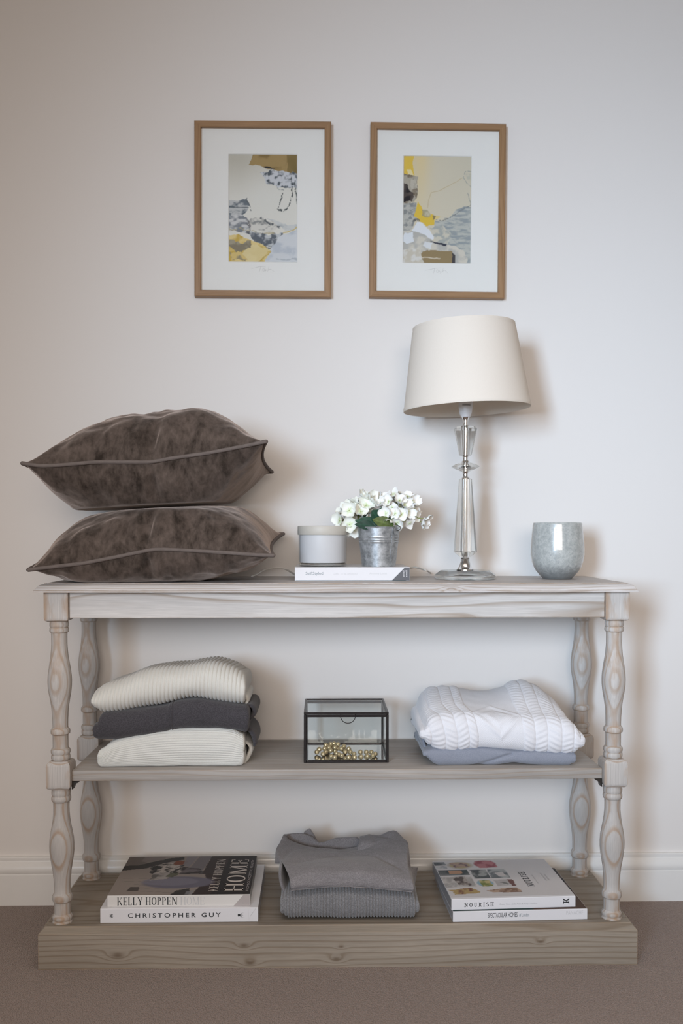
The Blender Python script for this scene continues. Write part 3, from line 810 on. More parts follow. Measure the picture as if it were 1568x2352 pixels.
rows = [row([(668, 2040), (710, 2036), (770, 2034), (830, 2034), (890, 2040), (946, 2046)], 2.58),
        row([(668, 2046), (710, 2041), (770, 2036), (830, 2038), (890, 2043), (946, 2048)], 2.36),
        row([(668, 2043), (710, 2040), (770, 2035), (830, 2037), (890, 2042), (949, 2047)], 2.342),
        row([(667, 2030), (710, 2026), (770, 2021), (830, 2022), (890, 2028), (949, 2035)], 2.340),
        row([(664, 2014), (710, 2006), (770, 2000), (830, 2001), (890, 2008), (944, 2018)], 2.352),
        row([(655, 1992), (700, 1988), (770, 1982), (830, 1983), (890, 1990), (938, 1998)], 2.385),
        row([(644, 1972), (690, 1974), (760, 1972), (830, 1972), (890, 1974), (934, 1974)], 2.425),
        row([(635, 1950), (680, 1954), (745, 1958), (815, 1958), (885, 1952), (934, 1956)], 2.47),
        row([(643, 1935), (675, 1942), (742, 1951), (812, 1953), (880, 1938), (936, 1946)], 2.495),
        row([(650, 1918), (674, 1935), (740, 1948), (812, 1946), (872, 1925), (934, 1936)], 2.515),
        row([(652, 1922), (678, 1940), (742, 1954), (812, 1950), (872, 1930), (930, 1944)], 2.53),
        row([(655, 1960), (680, 1962), (745, 1966), (815, 1965), (880, 1960), (926, 1962)], 2.56)]
G = np.array(rows)
G = np.stack([catmull(G[i], 110) for i in range(len(G))]); G = np.stack([catmull(G[:, j], 130, True) for j in range(G.shape[1])], 1)
Nn = grid_normals(G, True); U, S = np.meshgrid(np.linspace(0, 1, 110), np.linspace(0, 1, 130))
dd = .0035 * (fbm(U * 5, S * 13, 41, 4) - .5) * 2
xx = (U - .5)
for (x0, s0, sl, wd, am) in ((.32, .52, .30, .018, .004), (.78, .50, -.55, .02, .0045), (.55, .56, .08, .02, .003), (.15, .58, .6, .02, .003)):
    dd += am * np.exp(-(((S - s0) - (U - x0) * sl) / wd) ** 2) * np.exp(-((U - x0) / .2) ** 2)
G = G + Nn * dd[..., None] * -1
def close_ends(G, dx=.003):
    out = [G]
    for side, sg in ((0, -1), (-1, 1)):
        e = G[:, side]; cen = e.mean(0)
        cols = [np.stack([e[:, 0] + sg * dx * f2 + 0 * e[:, 0], cen[1] + (e[:, 1] - cen[1]) * f, cen[2] + (e[:, 2] - cen[2]) * f], 1) for f, f2 in ((.93, .5), (.75, .9), (.4, 1), (.02, 1))]
        cols = np.stack(cols, 1)
        out = [cols[:, ::-1]] + out if side == 0 else out + [cols]
    return np.concatenate(out, 1)
G = close_ends(G)
garment('body', G, M['grey_melange'], root, o)
def lofted(name, rows, nu, nr, mat, root, o, closed=True, amp=.002, seed=3):
    G = np.array(rows); G = np.stack([catmull(g, nu) for g in G]); G = np.stack([catmull(G[:, j], nr, closed) for j in range(G.shape[1])], 1)
    U, S = np.meshgrid(np.linspace(0, 1, nu), np.linspace(0, 1, nr))
    G = G + grid_normals(G, closed) * (amp * (fbm(U * 5, S * 6, seed, 3) - .5) * 2)[..., None]
    return garment(name, G, mat, root, o)
# back of the neck: band standing behind the neckline, with the label corner
lofted('back_neck', [row([(650, 1940), (690, 1945), (730, 1955), (770, 1957), (820, 1950), (860, 1940)], 2.55),
                     row([(651, 1920), (690, 1921), (712, 1924), (735, 1938), (770, 1930), (822, 1927)], 2.548),
                     row([(652, 1916), (690, 1914), (714, 1920), (738, 1936), (772, 1925), (820, 1922)], 2.555),
                     row([(655, 1918), (690, 1918), (712, 1926), (735, 1940), (770, 1930), (820, 1928)], 2.565),
                     row([(655, 1945), (690, 1948), (730, 1958), (770, 1960), (820, 1955), (860, 1945)], 2.575)], 60, 50, M['grey_melange'], root, o)
lofted('back_neck', [row([(696, 1935), (702, 1935), (712, 1935), (722, 1935), (730, 1938)], 2.566), row([(697, 1914), (702, 1910), (710, 1908), (720, 1920), (729, 1934)], 2.566),
                     row([(699, 1910), (704, 1907), (712, 1904), (721, 1917), (730, 1933)], 2.571), row([(699, 1914), (704, 1910), (712, 1908), (720, 1920), (728, 1934)], 2.577),
                     row([(696, 1935), (702, 1935), (712, 1935), (722, 1935), (730, 1938)], 2.578)], 40, 30, M['grey_melange'], root, o, amp=.001)
# crumpled sleeve at the back right
lofted('sleeve', [row([(820, 1970), (850, 1972), (880, 1972), (910, 1970), (936, 1965)], 2.50),
                  row([(822, 1946), (850, 1940), (880, 1942), (912, 1948), (938, 1950)], 2.495),
                  row([(826, 1926), (848, 1920), (878, 1928), (908, 1924), (936, 1938)], 2.52),
                  row([(828, 1922), (842, 1916), (874, 1918), (904, 1908), (930, 1928)], 2.545),
                  row([(830, 1930), (850, 1926), (880, 1926), (906, 1918), (930, 1936)], 2.575),
                  row([(830, 1965), (850, 1968), (880, 1968), (906, 1966), (930, 1962)], 2.58)], 60, 60, M['grey_melange'], root, o, amp=.004, seed=8)
# inner layers of the fold at the left
flap('folded_edge', [P(647, 1975, 2.43), P(645, 2000, 2.43), P(650, 2025, 2.43), P(660, 2040, 2.43), P(672, 2046, 2.43)], .0055, 0, M['grey_melange'], root, o, 2.385, 2.56)

# ------------------------------------------------------------------ lettering
def text_mesh(s, w, h, bold=0.0, spacing=1.0, shear=0.0):
    cu = bpy.data.curves.new('lettering', 'FONT'); cu.body = s; cu.size = 1; cu.space_character = spacing; cu.shear = shear
    cu.offset = bold; cu.resolution_u = 3; cu.fill_mode = 'FRONT'
    ob = bpy.data.objects.new('lettering', cu); COL.objects.link(ob)
    dg = bpy.context.evaluated_depsgraph_get()
    me = bpy.data.meshes.new_from_object(ob.evaluated_get(dg)); bpy.data.objects.remove(ob); bpy.data.curves.remove(cu)
    co = np.array([v.co[:] for v in me.vertices]); lo_, hi_ = co.min(0), co.max(0)
    V = [((c[0] - lo_[0]) / (hi_[0] - lo_[0]) * w, (c[1] - lo_[1]) / (hi_[1] - lo_[1]) * h) for c in co]
    F = [tuple(p.vertices) for p in me.polygons]; bpy.data.meshes.remove(me)
    return V, F
def serif_text(s, w, h, T=.16, t=.045, sf=.07, gap=.10):
    """roman capitals drawn stroke by stroke: T thick stroke, t hairline, sf serif length"""
    V, F = [], []
    def poly(pts, ox): 
        b = len(V); V.extend((x + ox, y) for x, y in pts); F.append(tuple(range(b, b + len(pts))))
    x = 0.0
    for ch in s:
        R = lambda a, b, c, d: poly([(a, b), (c, b), (c, d), (a, d)], x)
        L = lambda p, q, wd: poly([(p[0], p[1]), (p[0] + wd, p[1]), (q[0] + wd, q[1]), (q[0], q[1])], x)
        def A(cx, cy, rx, ry, a0, a1, tx=T, ty=t, n=22):
            for i in range(n):
                p0, p1 = (math.radians(a0 + (a1 - a0) * (i + q) / n) for q in (0, 1))
                poly([(cx + rx * math.cos(p0), cy + ry * math.sin(p0)), (cx + rx * math.cos(p1), cy + ry * math.sin(p1)),
                      (cx + (rx - tx) * math.cos(p1), cy + (ry - ty) * math.sin(p1)), (cx + (rx - tx) * math.cos(p0), cy + (ry - ty) * math.sin(p0))], x)
        def stem(a, wd=T, b=0, top=1):
            R(a, b, a + wd, top)
            if b == 0: R(a - sf, 0, a + wd + sf, t)
            if top == 1: R(a - sf, 1 - t, a + wd + sf, 1)
        a = sf
        if ch == ' ': x += .30; continue
        if ch == 'I': stem(a); adv = T + 2 * sf
        elif ch == 'H': stem(a); stem(.46); R(a, .5 - t / 2, .5, .5 + t / 2); adv = .46 + T + sf
        elif ch == 'K': stem(a); L((a + T * .9, .42), (.50, 1), t * 1.5); L((a + T + .06, .60 - .05), (.48, 0), T); R(.43, 1 - t, .43 + .2, 1); R(.44, 0, .46 + T + sf, t); adv = .46 + T + sf
        elif ch == 'E': stem(a); R(a, 0, .48, t); R(a, 1 - t, .48, 1); R(a, .5 - t / 2, .38, .5 + t / 2); R(.48 - t, 0, .48, .24); R(.48 - t, .78, .48, 1); R(.38 - t, .38, .38, .62); adv = .5
        elif ch == 'L': stem(a); R(a, 0, .46, t); R(.46 - t, 0, .46, .27); adv = .47
        elif ch == 'Y': L((.28, .42), (.04, 1), T); L((.28 + T * .6, .42), (.52, 1), t * 1.4); R(.28, 0, .28 + T, .44); R(.28 - sf, 0, .28 + T + sf, t); R(0, 1 - t, .04 + T + sf, 1); R(.46, 1 - t, .64, 1); adv = .60
        elif ch == 'O': A(.29, .5, .29, .51, 0, 360, n=40); adv = .58
        elif ch == 'P': stem(a); A(a + T, .735, .30, .265, -90, 90); adv = a + T + .32
        elif ch == 'R': stem(a); A(a + T, .735, .27, .265, -90, 90); L((a + T + .04, .48), (.44, 0), T); R(.42, 0, .46 + T, t); adv = .48 + T
        elif ch == 'N': R(a, 0, a + t * 1.3, 1); R(0, 0, 2 * sf + t, t); R(0, 1 - t, a + T, 1); L((a, 1), (.50, 0), T); R(.50 + T - t, 0, .50 + T, 1); R(.50 + T - t - sf, 1 - t, .50 + T + sf, 1); adv = .5 + T + sf
        elif ch == 'M': R(a, 0, a + t * 1.3, 1); R(0, 0, 2 * sf + t, t); R(0, 1 - t, a + T * .8, 1); L((a, 1), (.33, 0), T); L((.33 + T * .5, 0), (.60, 1), t * 1.3); stem(.60); adv = .60 + T + sf
        elif ch == 'U': R(a, .28, a + T, 1); R(0, 1 - t, a + T + sf, 1); R(.52 - t, .28, .52, 1); R(.52 - t - sf, 1 - t, .52 + sf, 1); A((a + .52) / 2, .28, (.52 - a) / 2, .29, 180, 360); adv = .52 + sf
        elif ch == 'S': A(.24, .745, .22, .265, 25, 265, T * .85, t * 1.4); A(.24, .25, .24, .26, -155, 92, T * .85, t * 1.4); adv = .48
        else: adv = .4
        x += adv + gap
    tw = x - gap
    return [(p[0] / tw * w, p[1] * h) for p in V], F
def lay(vf, origin, ex, ey, mat, parent, name='lettering', label=None, lift=None):
    """place flat artwork: origin + a*ex + b*ey"""
    V2, F = vf; o_, ex, ey = Vector(origin), Vector(ex), Vector(ey)
    me = mesh_of(name, [o_ + ex * a + ey * b for a, b in V2], F, mat)
    nrm = ex.cross(ey)
    ob = link(name, me, parent)
    if label: ob['label'] = label
    return ob
def stroke2d(lines, w):
    V, F = [], []
    for ln in lines:
        c = catmull(np.array(ln), max(8, len(ln) * 7)); d = np.gradient(c, axis=0); n = np.stack([-d[:, 1], d[:, 0]], 1); n /= np.linalg.norm(n, axis=1, keepdims=True) + 1e-12
        b = len(V); m = len(c)
        for i in range(m):
            e = w * (.35 + .65 * math.sin(math.pi * i / (m - 1))) / 2
            V.append(tuple(c[i] + n[i] * e)); V.append(tuple(c[i] - n[i] * e))
        for i in range(m - 1): F.append((b + 2 * i, b + 2 * i + 1, b + 2 * i + 3, b + 2 * i + 2))
    return V, F
def rect2d(a, b, c, d): return [(a, b), (c, b), (c, d), (a, d)], [(0, 1, 2, 3)]

# ------------------------------------------------------------------ printed pictures (colour per vertex)
def inpoly(u, v, pts):
    r = np.zeros(u.shape, bool); n = len(pts)
    for i in range(n):
        (x0, y0), (x1, y1) = pts[i], pts[(i + 1) % n]
        cond = ((y0 > v) != (y1 > v)) & (u < (x1 - x0) * (v - y0) / (y1 - y0 + 1e-12) + x0)
        r ^= cond
    return r
class Canvas:
    def __init__(self, w, h, col, seed=0):
        self.v, self.u = np.meshgrid(np.linspace(0, 1, h), np.linspace(0, 1, w), indexing='ij')
        self.c = np.ones((h, w, 3)) * np.array(col); self.seed = seed; self.w, self.h = w, h
    def blend(self, m, col):
        m = np.clip(m, 0, 1)[..., None]; self.c = self.c * (1 - m) + np.asarray(col) * m
    def warp(self, amt, fr=7, s=0):
        a = (fbm(self.u * fr, self.v * fr * 1.5, self.seed + s, 4) - .5) * 2 * amt
        b = (fbm(self.u * fr + 31, self.v * fr * 1.5 + 17, self.seed + s, 4) - .5) * 2 * amt
        return self.u + a, self.v + b
    def poly(self, pts, col, alpha=1, warp=.03, s=0, fr=7):
        u, v = self.warp(warp, fr, s); self.blend(inpoly(u, v, pts) * alpha, col)
    def rough(self, pts, cols, fr=(16, 24), thr=.5, s=0, warp=.05, soft=.20, alpha=1.0):
        """textured paint: mixes two colours by noise inside a ragged polygon"""
        u, v = self.warp(warp, 7, s); m = inpoly(u, v, pts) * alpha
        n = fbm(self.u * fr[0] * 1.5 + (self.v * 3), self.v * fr[1] * 1.5, self.seed + s + 50, 5)
        k = np.clip((n - thr) / soft + .5, 0, 1)[..., None]
        self.blend(m, np.asarray(cols[0]) * (1 - k) + np.asarray(cols[1]) * k)
    def line(self, pts, wd, col, alpha=1, warp=.012, s=0, broken=0):
        u, v = self.warp(warp, 14, s); d = np.full(u.shape, 9.0)
        for (x0, y0), (x1, y1) in zip(pts[:-1], pts[1:]):
            dx, dy = x1 - x0, y1 - y0; t = np.clip(((u - x0) * dx + (v - y0) * dy) / (dx * dx + dy * dy), 0, 1)
            d = np.minimum(d, np.hypot(u - x0 - t * dx, (v - y0 - t * dy) * 1.5))
        m = np.clip((wd - d) / (wd * .5) + .5, 0, 1) * alpha
        if broken: m = m * (fbm(self.u * 55, self.v * 80, self.seed + s, 2) > broken)
        self.blend(m, col)
    def ell(self, cx, cy, rx, ry, col, alpha=1, soft=.15):
        d = np.hypot((self.u - cx) / rx, (self.v - cy) / ry); self.blend(np.clip((1 - d) / soft, 0, 1) * alpha, col)
    def mesh(self, name, origin, ex, ey, mat):
        """ex: u direction, ey: direction of growing v"""
        o_, ex, ey = (np.array(a, float) for a in (origin, ex, ey))
        if name == 'cover_photo' and self.seed == 17: self.c = self.c ** 1.22
        Vv = o_ + self.u[..., None] * ex + self.v[..., None] * ey
        F = grid_faces(self.h, self.w)
        me = mesh_of(name, Vv.reshape(-1, 3), [tuple(reversed(f)) for f in F], mat)
        at = me.color_attributes.new('print', 'FLOAT_COLOR', 'POINT')
        at.data.foreach_set('color', np.concatenate([np.clip(self.c, 0, 1), np.ones(self.c.shape[:2] + (1,))], 2).astype(np.float32).ravel())
        return me

def art_one():
    c = Canvas(150, 236, (.79, .77, .71), 3)
    c.blend(np.clip(1.15 - c.v * 2.6, 0, 1) * np.clip(1.2 - c.u, 0, 1) * .75, (.50, .47, .39))
    c.blend(np.exp(-((c.u - .55) / .35) ** 2 - ((c.v - .42) / .16) ** 2), (.78, .77, .72))
    c.rough([(.30, .09), (.48, -.1), (1.1, -.1), (1.1, .22), (.86, .20), (.78, .15), (.60, .13), (.45, .11)], [(.25, .17, .065), (.40, .28, .12)], (5, 8), .5, 1, .03)
    c.poly([(.86, -.1), (1.1, -.1), (1.1, .21), (.93, .22), (.84, .16)], (.20, .145, .05), .75, .02, 2)
    c.rough([(.45, .16), (.60, .13), (.80, .145), (1.1, .20), (1.1, .30), (.92, .29), (.72, .285), (.58, .26), (.53, .20)], [(.10, .12, .14), (.64, .66, .70)], (13, 22), .44, 4, .05)
    c.poly([(.50, .11), (.60, .115), (.68, .137), (.55, .135)], (.03, .028, .03), 1, .02, 5)
    c.line([(.91, .21), (.92, .30), (.91, .40), (.84, .51), (.73, .52)], .009, (.05, .065, .07), .95, .02, 6, .38)
    c.line([(.78, .35), (.75, .44), (.71, .50), (.78, .53), (.84, .51)], .007, (.06, .08, .085), .9, .02, 7, .36)
    c.line([(.69, .29), (.72, .335), (.80, .33)], .008, (.22, .25, .27), .8, .03, 8, .4)
    c.line([(.96, .25), (.97, .35), (1.0, .48)], .009, (.05, .07, .075), .95, .02, 9, .3)
    c.rough([(-.1, .42), (.10, .445), (.20, .425), (.26, .41), (.29, .46), (.30, .49), (.24, .55), (.17, .58), (-.1, .58)], [(.16, .19, .22), (.56, .57, .57)], (9, 26), .50, 10, .03)
    c.line([(0, .49), (.14, .491), (.29, .495)], .006, (.10, .13, .15), .9, .006, 11)
    c.line([(.26, .41), (.29, .46), (.34, .52)], .010, (.07, .09, .10), .8, .03, 12, .4)
    c.rough([(-.1, .575), (.18, .57), (.30, .60), (.34, .64), (.27, .69), (.24, .73), (-.1, .70)], [(.24, .26, .29), (.66, .66, .66)], (8, 24), .50, 13, .04)
    c.rough([(.26, .60), (.46, .595), (.66, .645), (.76, .68), (.58, .73), (.34, .72)], [(.28, .29, .29), (.72, .70, .65)], (9, 22), .40, 14, .05)
    c.rough([(.55, .60), (.80, .635), (1.05, .66), (1.05, .69), (.85, .70), (.72, .67)], [(.50, .53, .54), (.66, .67, .66)], (8, 20), .5, 15, .03)
    c.rough([(.22, .73), (.38, .72), (.60, .735), (.77, .73), (.78, .79), (.70, .82), (.76, .87), (.66, .89), (.46, .83), (.34, .79)], [(.13, .15, .18), (.58, .60, .62)], (9, 18), .46, 16, .05)
    c.line([(.26, .61), (.30, .66), (.27, .70)], .022, (.12, .12, .14), .8, .04, 17, .42)
    c.line([(.46, .60), (.54, .62), (.63, .65), (.74, .68)], .012, (.08, .10, .12), .9, .03, 18, .42)
    c.line([(.77, .73), (.78, .78), (.71, .80)], .012, (.10, .12, .14), .9, .02, 19, .3)
    c.line([(.42, .83), (.55, .86), (.66, .89), (.75, .87)], .015, (.10, .11, .12), .9, .03, 20, .42)
    c.rough([(.62, .88), (.78, .74), (1.1, .68), (1.1, 1.1), (.42, 1.1)], [(.55, .59, .65), (.70, .72, .75)], (6, 12), .45, 21, .04)
    c.line([(.70, .96), (.85, .975), (1, .965)], .012, (.40, .44, .48), .7, .02, 29, .4)
    c.rough([(-.1, .735), (.14, .745), (.26, .765), (.42, .83), (.63, .895), (.58, .93), (.42, 1.1), (-.1, 1.1)], [(.62, .43, .10), (.80, .64, .30)], (6, 9), .45, 22, .03)
    c.poly([(.28, .84), (.42, .83), (.62, .90), (.42, 1.0), (.28, 1.02), (.22, .92)], (.80, .68, .38), .8, .03, 23)
    c.rough([(.0, .80), (.20, .82), (.33, .82), (.34, .87), (.20, .90), (.02, .87)], [(.27, .235, .17), (.40, .36, .27)], (9, 14), .5, 24, .05)
    c.rough([(.0, .90), (.20, .92), (.27, .94), (.24, .98), (.05, .97)], [(.30, .265, .19), (.72, .55, .22)], (9, 14), .5, 25, .06)
    c.line([(-.02, .70), (.16, .68), (.26, .71), (.40, .72), (.66, .735)], .008, (.50, .43, .25), .7, .02, 26, .35)
    c.line([(.80, .725), (.93, .70), (1.02, .66)], .008, (.62, .47, .15), .85, .008, 27)
    c.line([(.62, .90), (.52, .95), (.42, 1.0)], .006, (.45, .33, .10), .7, .01, 28)
    return c
def art_two():
    c = Canvas(150, 236, (.69, .63, .50), 9)
    c.blend(np.clip((c.u - .35) * 1.2, 0, 1) * np.clip(1 - c.v * 1.3, 0, 1), (.62, .58, .47))
    c.blend(np.exp(-((c.u - .25) / .14) ** 2) * np.clip(1 - c.v * 1.4, 0, 1) * .8, (.78, .62, .32))
    c.poly([(-.1, -.1), (.16, -.1), (.13, .06), (.17, .18), (.10, .20), (-.1, .15)], (.78, .54, .085), 1, .03, 1)
    c.poly([(.06, .14), (.12, .13), (.17, .19), (.08, .19)], (.86, .74, .42), .9, .02, 2)
    c.rough([(-.1, .15), (.06, .19), (.20, .20), (.22, .30), (.20, .40), (.16, .45), (-.1, .46)], [(.19, .15, .105), (.44, .40, .33)], (8, 12), .45, 3, .04)
    c.rough([(.07, .21), (.20, .21), (.22, .30), (.13, .31)], [(.42, .38, .31), (.54, .50, .42)], (16, 26), .5, 5, .02)
    c.rough([(-.1, .26), (.06, .27), (.09, .33), (.13, .36), (.12, .44), (.02, .45), (-.1, .40)], [(.02, .018, .022), (.10, .08, .07)], (9, 13), .6, 4, .05)
    c.rough([(-.1, .45), (.12, .45), (.20, .43), (.20, .58), (.14, .68), (.06, .72), (-.1, .70)], [(.27, .28, .28), (.52, .51, .47)], (14, 30), .5, 6, .03)
    c.poly([(.22, .43), (.26, .50), (.32, .56), (.42, .55), (.45, .64), (.34, .66), (.30, .62), (.17, .58), (.18, .50)], (.78, .54, .075), 1, .04, 7)
    c.poly([(.45, .555), (.56, .565), (.50, .59), (.46, .60)], (.78, .60, .22), .8, .02, 8)
    c.rough([(.27, .50), (.36, .49), (.42, .54), (.36, .56), (.30, .55)], [(.36, .33, .22), (.58, .53, .38)], (16, 20), .5, 9, .04, alpha=.8)
    c.rough([(.43, .56), (.48, .565), (.46, .60), (.44, .61)], [(.17, .13, .07), (.3, .24, .12)], (16, 20), .5, 10, .02)
    c.line([(.36, .48), (.38, .40), (.41, .34), (.55, .315), (.72, .26), (.86, .20)], .006, (.56, .45, .26), .65, .008, 11)
    c.rough([(.48, .60), (.62, .595), (.72, .55), (.76, .50), (.90, .47), (1.1, .45), (1.1, 1.1), (.66, 1.1), (.72, .84), (.55, .80), (.46, .72)], [(.33, .365, .38), (.53, .54, .50)], (6, 34), .48, 12, .03)
    c.rough([(.42, .66), (.58, .62), (.70, .70), (.66, .80), (.48, .80)], [(.42, .44, .42), (.66, .62, .52)], (12, 20), .5, 13, .05)
    for q in range(9):
        y = .58 + .03 * q
        c.line([(.60 + .02 * q, y), (.80, y + .035), (1.02, y + .03)], .005, (.30, .34, .36), .55, .02, 30 + q, .42)
    c.line([(.48, .59), (.62, .595), (.72, .57), (.78, .52), (.90, .485), (1.0, .46)], .006, (.17, .19, .20), .8, .03, 14, .35)
    c.line([(1.0, .15), (.90, .15), (.88, .20), (.94, .25), (1.0, .29)], .006, (.30, .33, .32), .8, .02, 15, .3)
    c.rough([(.90, .15), (1.0, .15), (1.0, .28), (.93, .22)], [(.50, .50, .42), (.62, .58, .47)], (16, 30), .5, 16, .02, alpha=.7)
    c.line([(.94, .33), (.97, .40), (.99, .47), (.88, .49)], .008, (.26, .29, .29), .8, .04, 17, .4)
    c.rough([(-.1, .70), (.2, .68), (.40, .76), (.70, .84), (.90, .86), (.96, 1.1), (-.1, 1.1)], [(.50, .49, .46), (.68, .64, .56)], (7, 12), .45, 18, .04)
    c.poly([(.21, .61), (.28, .62), (.38, .68), (.46, .75), (.45, .78), (.34, .74), (.12, .69)], (.80, .82, .86), 1, .02, 19)
    c.poly([(.03, .72), (.16, .715), (.17, .79), (.06, .82), (.01, .79)], (.78, .81, .85), 1, .02, 20)
    c.poly([(.33, .79), (.44, .80), (.43, .855), (.36, .86), (.31, .83)], (.77, .79, .82), .9, .03, 21)
    c.line([(.17, .595), (.23, .60)], .02, (.08, .08, .08), .8, .03, 22, .3)
    c.poly([(.39, .785), (.48, .795), (.64, .815), (.63, .83), (.46, .81)], (.045, .05, .075), 1, .02, 23)
    c.poly([(.30, .88), (.72, .875), (.74, .92), (.74, 1.1), (.36, 1.1), (.30, .96), (.24, .93)], (.315, .235, .125), 1, .015, 24)
    c.line([(.24, .94), (.40, .945), (.54, .95)], .008, (.66, .58, .46), .9, .015, 25)
    c.poly([(.735, .90), (.78, .92), (.77, 1.1), (.73, 1.1)], (.07, .065, .07), 1, .02, 26)
    c.rough([(-.1, .86), (.26, .86), (.30, .93), (.36, 1.1), (-.1, 1.1)], [(.62, .57, .48), (.74, .72, .68)], (9, 14), .5, 27, .05)
    return c

def picture(name, label, px, canvas, sig):
    """px: outer corners TL, TR, BR, BL; hung flat against the wall"""
    Yf = YW - .024
    tl, tr, br, bl = (P(x, y, Yf) for x, y in px)
    w = ((tr - tl).length + (br - bl).length) / 2; h = ((tl - bl).length + (tr - br).length) / 2
    cx, cz = (tl.x + tr.x + br.x + bl.x) / 4, (tl.z + tr.z + br.z + bl.z) / 4
    ang = math.atan2((br.z - bl.z) + (tr.z - tl.z), (br.x - bl.x) + (tr.x - tl.x))
    root = thing(name, label, 'picture', (cx, YW - .0005, cz), rot=(0, -ang, 0), group='pair of framed abstract prints')
    b, d = .0178, .0235
    hw, hh = w / 2, h / 2
    def side(x0, z0, x1, z1, mat):
        """mitred moulding with a slight round on the outer edge"""
        A, B = Vector((x0, 0, z0)), Vector((x1, 0, z1)); t = (B - A).normalized(); inw = Vector((-t.z, 0, t.x))
        L = (B - A).length
        pr = [(0, 0), (0, -d + .003), (.0008, -d + .001), (.003, -d), (b - .002, -d), (b - .0005, -d + .001), (b, -d + .002), (b, 0)]
        V = []
        for e in (0, 1):
            for q, y in pr: V.append(A + t * (q if e == 0 else L - q) + inw * q + Vector((0, y, 0)))
        n = len(pr); F = [(i, (i + 1) % n, n + (i + 1) % n, n + i) for i in range(n)]
        F += [tuple(reversed(range(n))), tuple(range(n, 2 * n))]
        bm = bmesh.new(); me = mesh_of('frame_side', V, F, mat); bm.from_mesh(me); bmesh.ops.recalc_face_normals(bm, faces=bm.faces); bm.to_mesh(me); bm.free()
        return me
    for q in ((-hw, -hh, hw, -hh, M['oak']), (hw, hh, -hw, hh, M['oak']), (hw, -hh, hw, hh, M['oak_v']), (-hw, hh, -hw, -hh, M['oak_v'])):
        part('frame_side', side(*q), root)
    part('backing', box('backing', (-hw + b * .6, -.007, -hh + b * .6), (hw - b * .6, -.002, hh - b * .6), M['mat']), root)
    aw, ah = .4985 * w / 2, .610 * h / 2; az = .012 * h       # window in the mount
    # mount card with a bevelled opening
    iw, ih = hw - b * .7, hh - b * .7
    Vm, Fm = [], []
    for (x, z, y) in ((iw, ih, -.0125), (aw + .0018, ah + .0018, -.0125), (aw, ah, -.0105)):
        oz = 0 if x == iw else az
        Vm += [(-x, y, -z + oz), (x, y, -z + oz), (x, y, z + oz), (-x, y, z + oz)]
    for r_ in range(2):
        for q in range(4): Fm.append((r_ * 4 + q, r_ * 4 + (q + 1) % 4, r_ * 4 + 4 + (q + 1) % 4, r_ * 4 + 4 + q))
    part('mount', mesh_of('mount', Vm, Fm, M['mat']), root)
    part('print', canvas.mesh('print', (-aw - .002, -.0098, ah + az + .002), (2 * aw + .004, 0, 0), (0, 0, -2 * ah - .004), M['art']), root)
    lay(stroke2d(sig, .0011), (-.02, -.01262, -ah + az - .026), (1, 0, 0), (0, 0, 1), M['faint_ink'], root, 'signature', 'faint pencil signature on the mount')
    part('glazing', box('glazing', (-iw, -.0155, -ih), (iw, -.0140, ih), M['picture_glass']), root)
    return root
picture('picture_frame', 'oak framed abstract print with white mount and dark brown top corner, left of the pair', [(447, 275), (759, 279), (761, 682), (444.5, 681)], art_one(),
        [[(-.012, .006), (.004, .010), (.012, .012), (.028, .011)], [(.014, .012), (.012, .004), (.010, -.003)], [(.018, .004), (.022, .008), (.024, .001), (.020, .000), (.019, .005)], [(.028, .006), (.026, .000), (.030, .003), (.034, -.003)], [(.036, .012), (.034, .002), (.040, .005), (.052, -.002)]])
picture('picture_frame', 'oak framed abstract print with white mount and yellow upper corner, right of the pair', [(850, 279), (1159, 284), (1162, 685.5), (848.5, 682)], art_two(),
        [[(-.012, .004), (.006, .008), (.012, .010), (.030, .012)], [(.014, .011), (.013, .004), (.011, -.003)], [(.018, .003), (.022, .007), (.025, .001), (.020, .000), (.018, .004)], [(.029, .007), (.026, .002), (.031, .001), (.028, -.004)], [(.038, .012), (.034, .000), (.041, .006), (.052, -.004)]])

# ------------------------------------------------------------------ books
def book(name, label, front_left, w, d, t, rz, cover, group=None, hard=True, over=.002):
    """local frame: x along the spine, y away from the camera, z up; the spine faces the camera"""
    root = thing(name, label, 'book', front_left, rz, group)
    bt = .0024 if hard else .0006
    bm = bmesh.new()
    pr = [(0, bt * .6), (.0007, .0003), (.0015, 0), (d, 0), (d, bt), (.004, bt), (.004, t - bt), (d, t - bt), (d, t), (.0015, t), (.0007, t - .0003), (0, t - bt * .6)]
    a = [bm.verts.new((0, y, z)) for y, z in pr]; b_ = [bm.verts.new((w, y, z)) for y, z in pr]; n = len(pr)
    for i in range(n): bm.faces.new((a[i], a[(i + 1) % n], b_[(i + 1) % n], b_[i]))
    bm.faces.new(a); bm.faces.new(list(reversed(b_)))
    bmesh.ops.triangulate(bm, faces=[f for f in bm.faces if len(f.verts) > 4])
    part('cover', bm_mesh('cover', bm, cover), root)
    part('pages', box('pages', (over, .0035, bt * .98), (w - over, d - over, t - bt * .98), M['pages']), root)
    return root
E = .00012
def spine(root, vf, x, z, mat, label=None): return lay(vf, (x, -E, z), (1, 0, 0), (0, 0, 1), mat, root, 'lettering', label)
def pxs(Y): return Y / FPX

